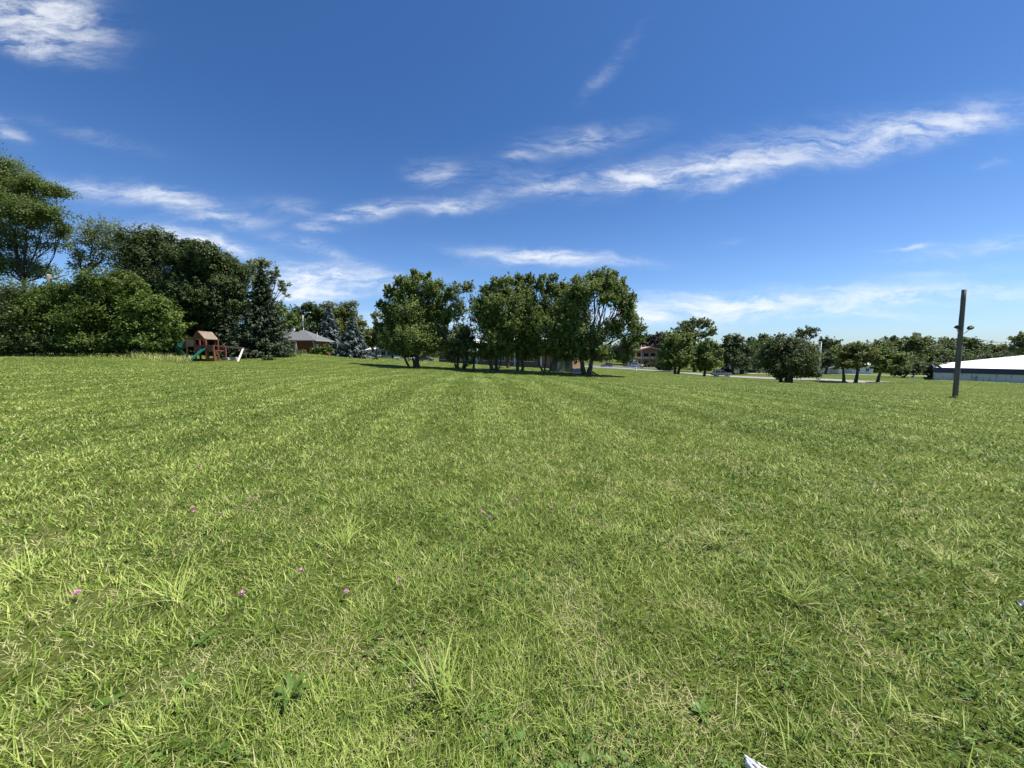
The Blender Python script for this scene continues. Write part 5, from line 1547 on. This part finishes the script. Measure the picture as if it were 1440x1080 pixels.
def rosette(px, py, label, nl, L, wd_, rise, name='weed_plant', cat='weed'):
    x_, y_ = ground_hit(px, py)
    t_ = thing(name, label, cat, (x_, y_, g1(x_, y_)))
    for i_ in range(nl):
        a_ = i_ * 2.4 + rng.uniform(-.3, .3)
        l_ = L * .78 * rng.uniform(.6, 1.15)
        u = np.linspace(0, 1, 9)
        wv = wd_ * .72 * (np.sin(np.pi * u ** .75) * .9 + .06) * (1 + .22 * np.cos(u * 26)) * .5
        hor = l_ * u * (1 - .12 * u); ver = l_ * rise * (1.25 * u - .85 * u * u) * rng.uniform(.6, 1.4) + .008
        d = np.array([math.cos(a_), math.sin(a_)]); s_ = np.array([-d[1], d[0]])
        rows = []
        for sg, lift in ((-1, .12), (0, 0), (1, .12)):
            rows.append(np.c_[d[0] * hor + s_[0] * wv * sg, d[1] * hor + s_[1] * wv * sg, ver + wv * lift])
        V = np.stack(rows, 1).reshape(-1, 3)
        i, j = np.meshgrid(np.arange(8), np.arange(2), indexing='ij')
        q = np.stack([i * 3 + j, i * 3 + j + 1, (i + 1) * 3 + j + 1, (i + 1) * 3 + j], -1).reshape(-1, 4)
        obj('leaf', Geo().add(V, q), M_CLOVER, t_, True, attrs={'tone': ('FACE', np.full(len(q), rng.uniform(.3, .9)))})
    return t_


rosette(408, 985, 'broad leaved weed with upright wavy leaves in the lower left foreground', 11, .15, .034, .9)
rosette(150, 990, 'flat round leaved weed at the lower left', 6, .09, .045, .25)
rosette(265, 965, 'small broad leaved weed between the two larger weeds at lower left', 7, .10, .03, .55)
rosette(985, 1005, 'small jagged leaved weed right of centre in the foreground', 9, .10, .026, .6)
rosette(690, 1010, 'low weed with short pale leaves in the centre foreground', 8, .09, .026, .5)
rosette(285, 905, 'dark broad leaved weed at left above the round leaved one', 7, .10, .03, .6)


def tuft(px, py, label, n, h0, h1, yaw0, spread, dry=.08, w=.006):
    x_, y_ = ground_hit(px, py)
    b0 = np.array([x_, y_, 0.0])
    V, q, k_ = blades(x_ + rng.normal(0, .03, n), y_ + rng.normal(0, .03, n), rng.uniform(h0, h1, n), w * rng.uniform(.7, 1.3, n), yaw0 + rng.normal(0, spread, n), np.abs(rng.normal(.35, .25, n)), np.abs(rng.normal(.6, .35, n)), 6)
    zb_ = g1(x_, y_)
    o = obj('grass_tuft', Geo().add(V - [x_, y_, zb_], q), M_GRASS, loc=(x_, y_, zb_), attrs={'tone': ('FACE', np.repeat(rng.uniform(.4, 1, n), k_)), 'dry': ('FACE', np.repeat(np.where(rng.random(n) < dry, .8, .05), k_))})
    tag(o, label, 'grass tuft')


tuft(625, 985, 'tall upright grass tuft in the centre foreground', 46, .14, .30, 2.3, .9)
tuft(245, 850, 'long drooping grass tuft at the left of the foreground', 50, .14, .30, 2.6, 1.3)
tuft(30, 815, 'long arching grass tuft at the left edge', 34, .14, .28, 3.0, 1.0)
tuft(480, 770, 'spiky upright grass tuft left of the middle', 36, .13, .26, 1.6, 1.2)
tuft(1010, 770, 'pale long bladed grass tuft right of the middle', 44, .13, .24, 2.5, 1.4, .2)
tuft(1330, 800, 'long bladed grass tuft toward the right edge', 40, .13, .26, .6, 1.2)
tuft(1120, 850, 'dense dark green grass tuft in the right foreground', 40, .12, .22, .6, 1.4)

# litter
x_, y_ = ground_hit(1053, 1079)
M_LIT = bpy.data.materials.new('printed_plastic'); M_LIT.use_nodes = True
t = M_LIT.node_tree; bs = t.nodes['Principled BSDF']; bs.inputs['Roughness'].default_value = .3
tcn = t.nodes.new('ShaderNodeTexCoord'); wv = t.nodes.new('ShaderNodeTexWave'); wv.inputs['Scale'].default_value = 16; wv.inputs['Distortion'].default_value = 1.2
t.links.new(tcn.outputs['Object'], wv.inputs['Vector'])
rp = t.nodes.new('ShaderNodeValToRGB'); t.links.new(wv.outputs['Fac'], rp.inputs[0])
rp.color_ramp.elements[0].position, rp.color_ramp.elements[0].color = .10, (.16, .17, .18, 1)
rp.color_ramp.elements[1].position, rp.color_ramp.elements[1].color = .25, (.78, .79, .80, 1)
t.links.new(rp.outputs[0], bs.inputs['Base Color'])
u, v = np.meshgrid(np.linspace(-1, 1, 15), np.linspace(0, 1, 15), indexing='ij')
wx = (.012 + .045 * v ** .6)
V = np.stack([u * wx * .62 + .03 * (1 - v) * -.5, -v * .10 + .012, .040 + .007 * np.cos(u * 2.2) - .010 * v + .005 * np.sin(u * 9 + v * 7) + .003 * np.sin(u * 17 - v * 19)], -1).reshape(-1, 3)
i, j = np.meshgrid(np.arange(14), np.arange(14), indexing='ij')
q = np.stack([i * 15 + j, (i + 1) * 15 + j, (i + 1) * 15 + j + 1, i * 15 + j + 1], -1).reshape(-1, 4)
V2 = V - [0, 0, .002]
lt = obj('plastic_scrap', Geo().add(V, q).add(V2, q[:, ::-1]), M_LIT, smooth=True, loc=(x_ , y_, g1(x_, y_)))
lt.rotation_euler = (0, 0, R(38))
tag(lt, 'white crumpled plastic scrap with dark stripes at the bottom edge', 'litter')
x_, y_ = ground_hit(1440, 862)
V = np.stack([u * .035, (v - .5) * .05, .05 + .012 * np.sin(u * 5) + .01 * np.cos(v * 8)], -1).reshape(-1, 3)
lt = obj('foil_scrap', Geo().add(V, q).add(V - [0, 0, .003], q[:, ::-1]), mat('lavender_foil', (.55, .53, .68), .25, .25, 30, metal=.5), smooth=True, loc=(x_, y_, g1(x_, y_)))
tag(lt, 'small silvery lavender scrap in the grass at the right edge', 'litter')
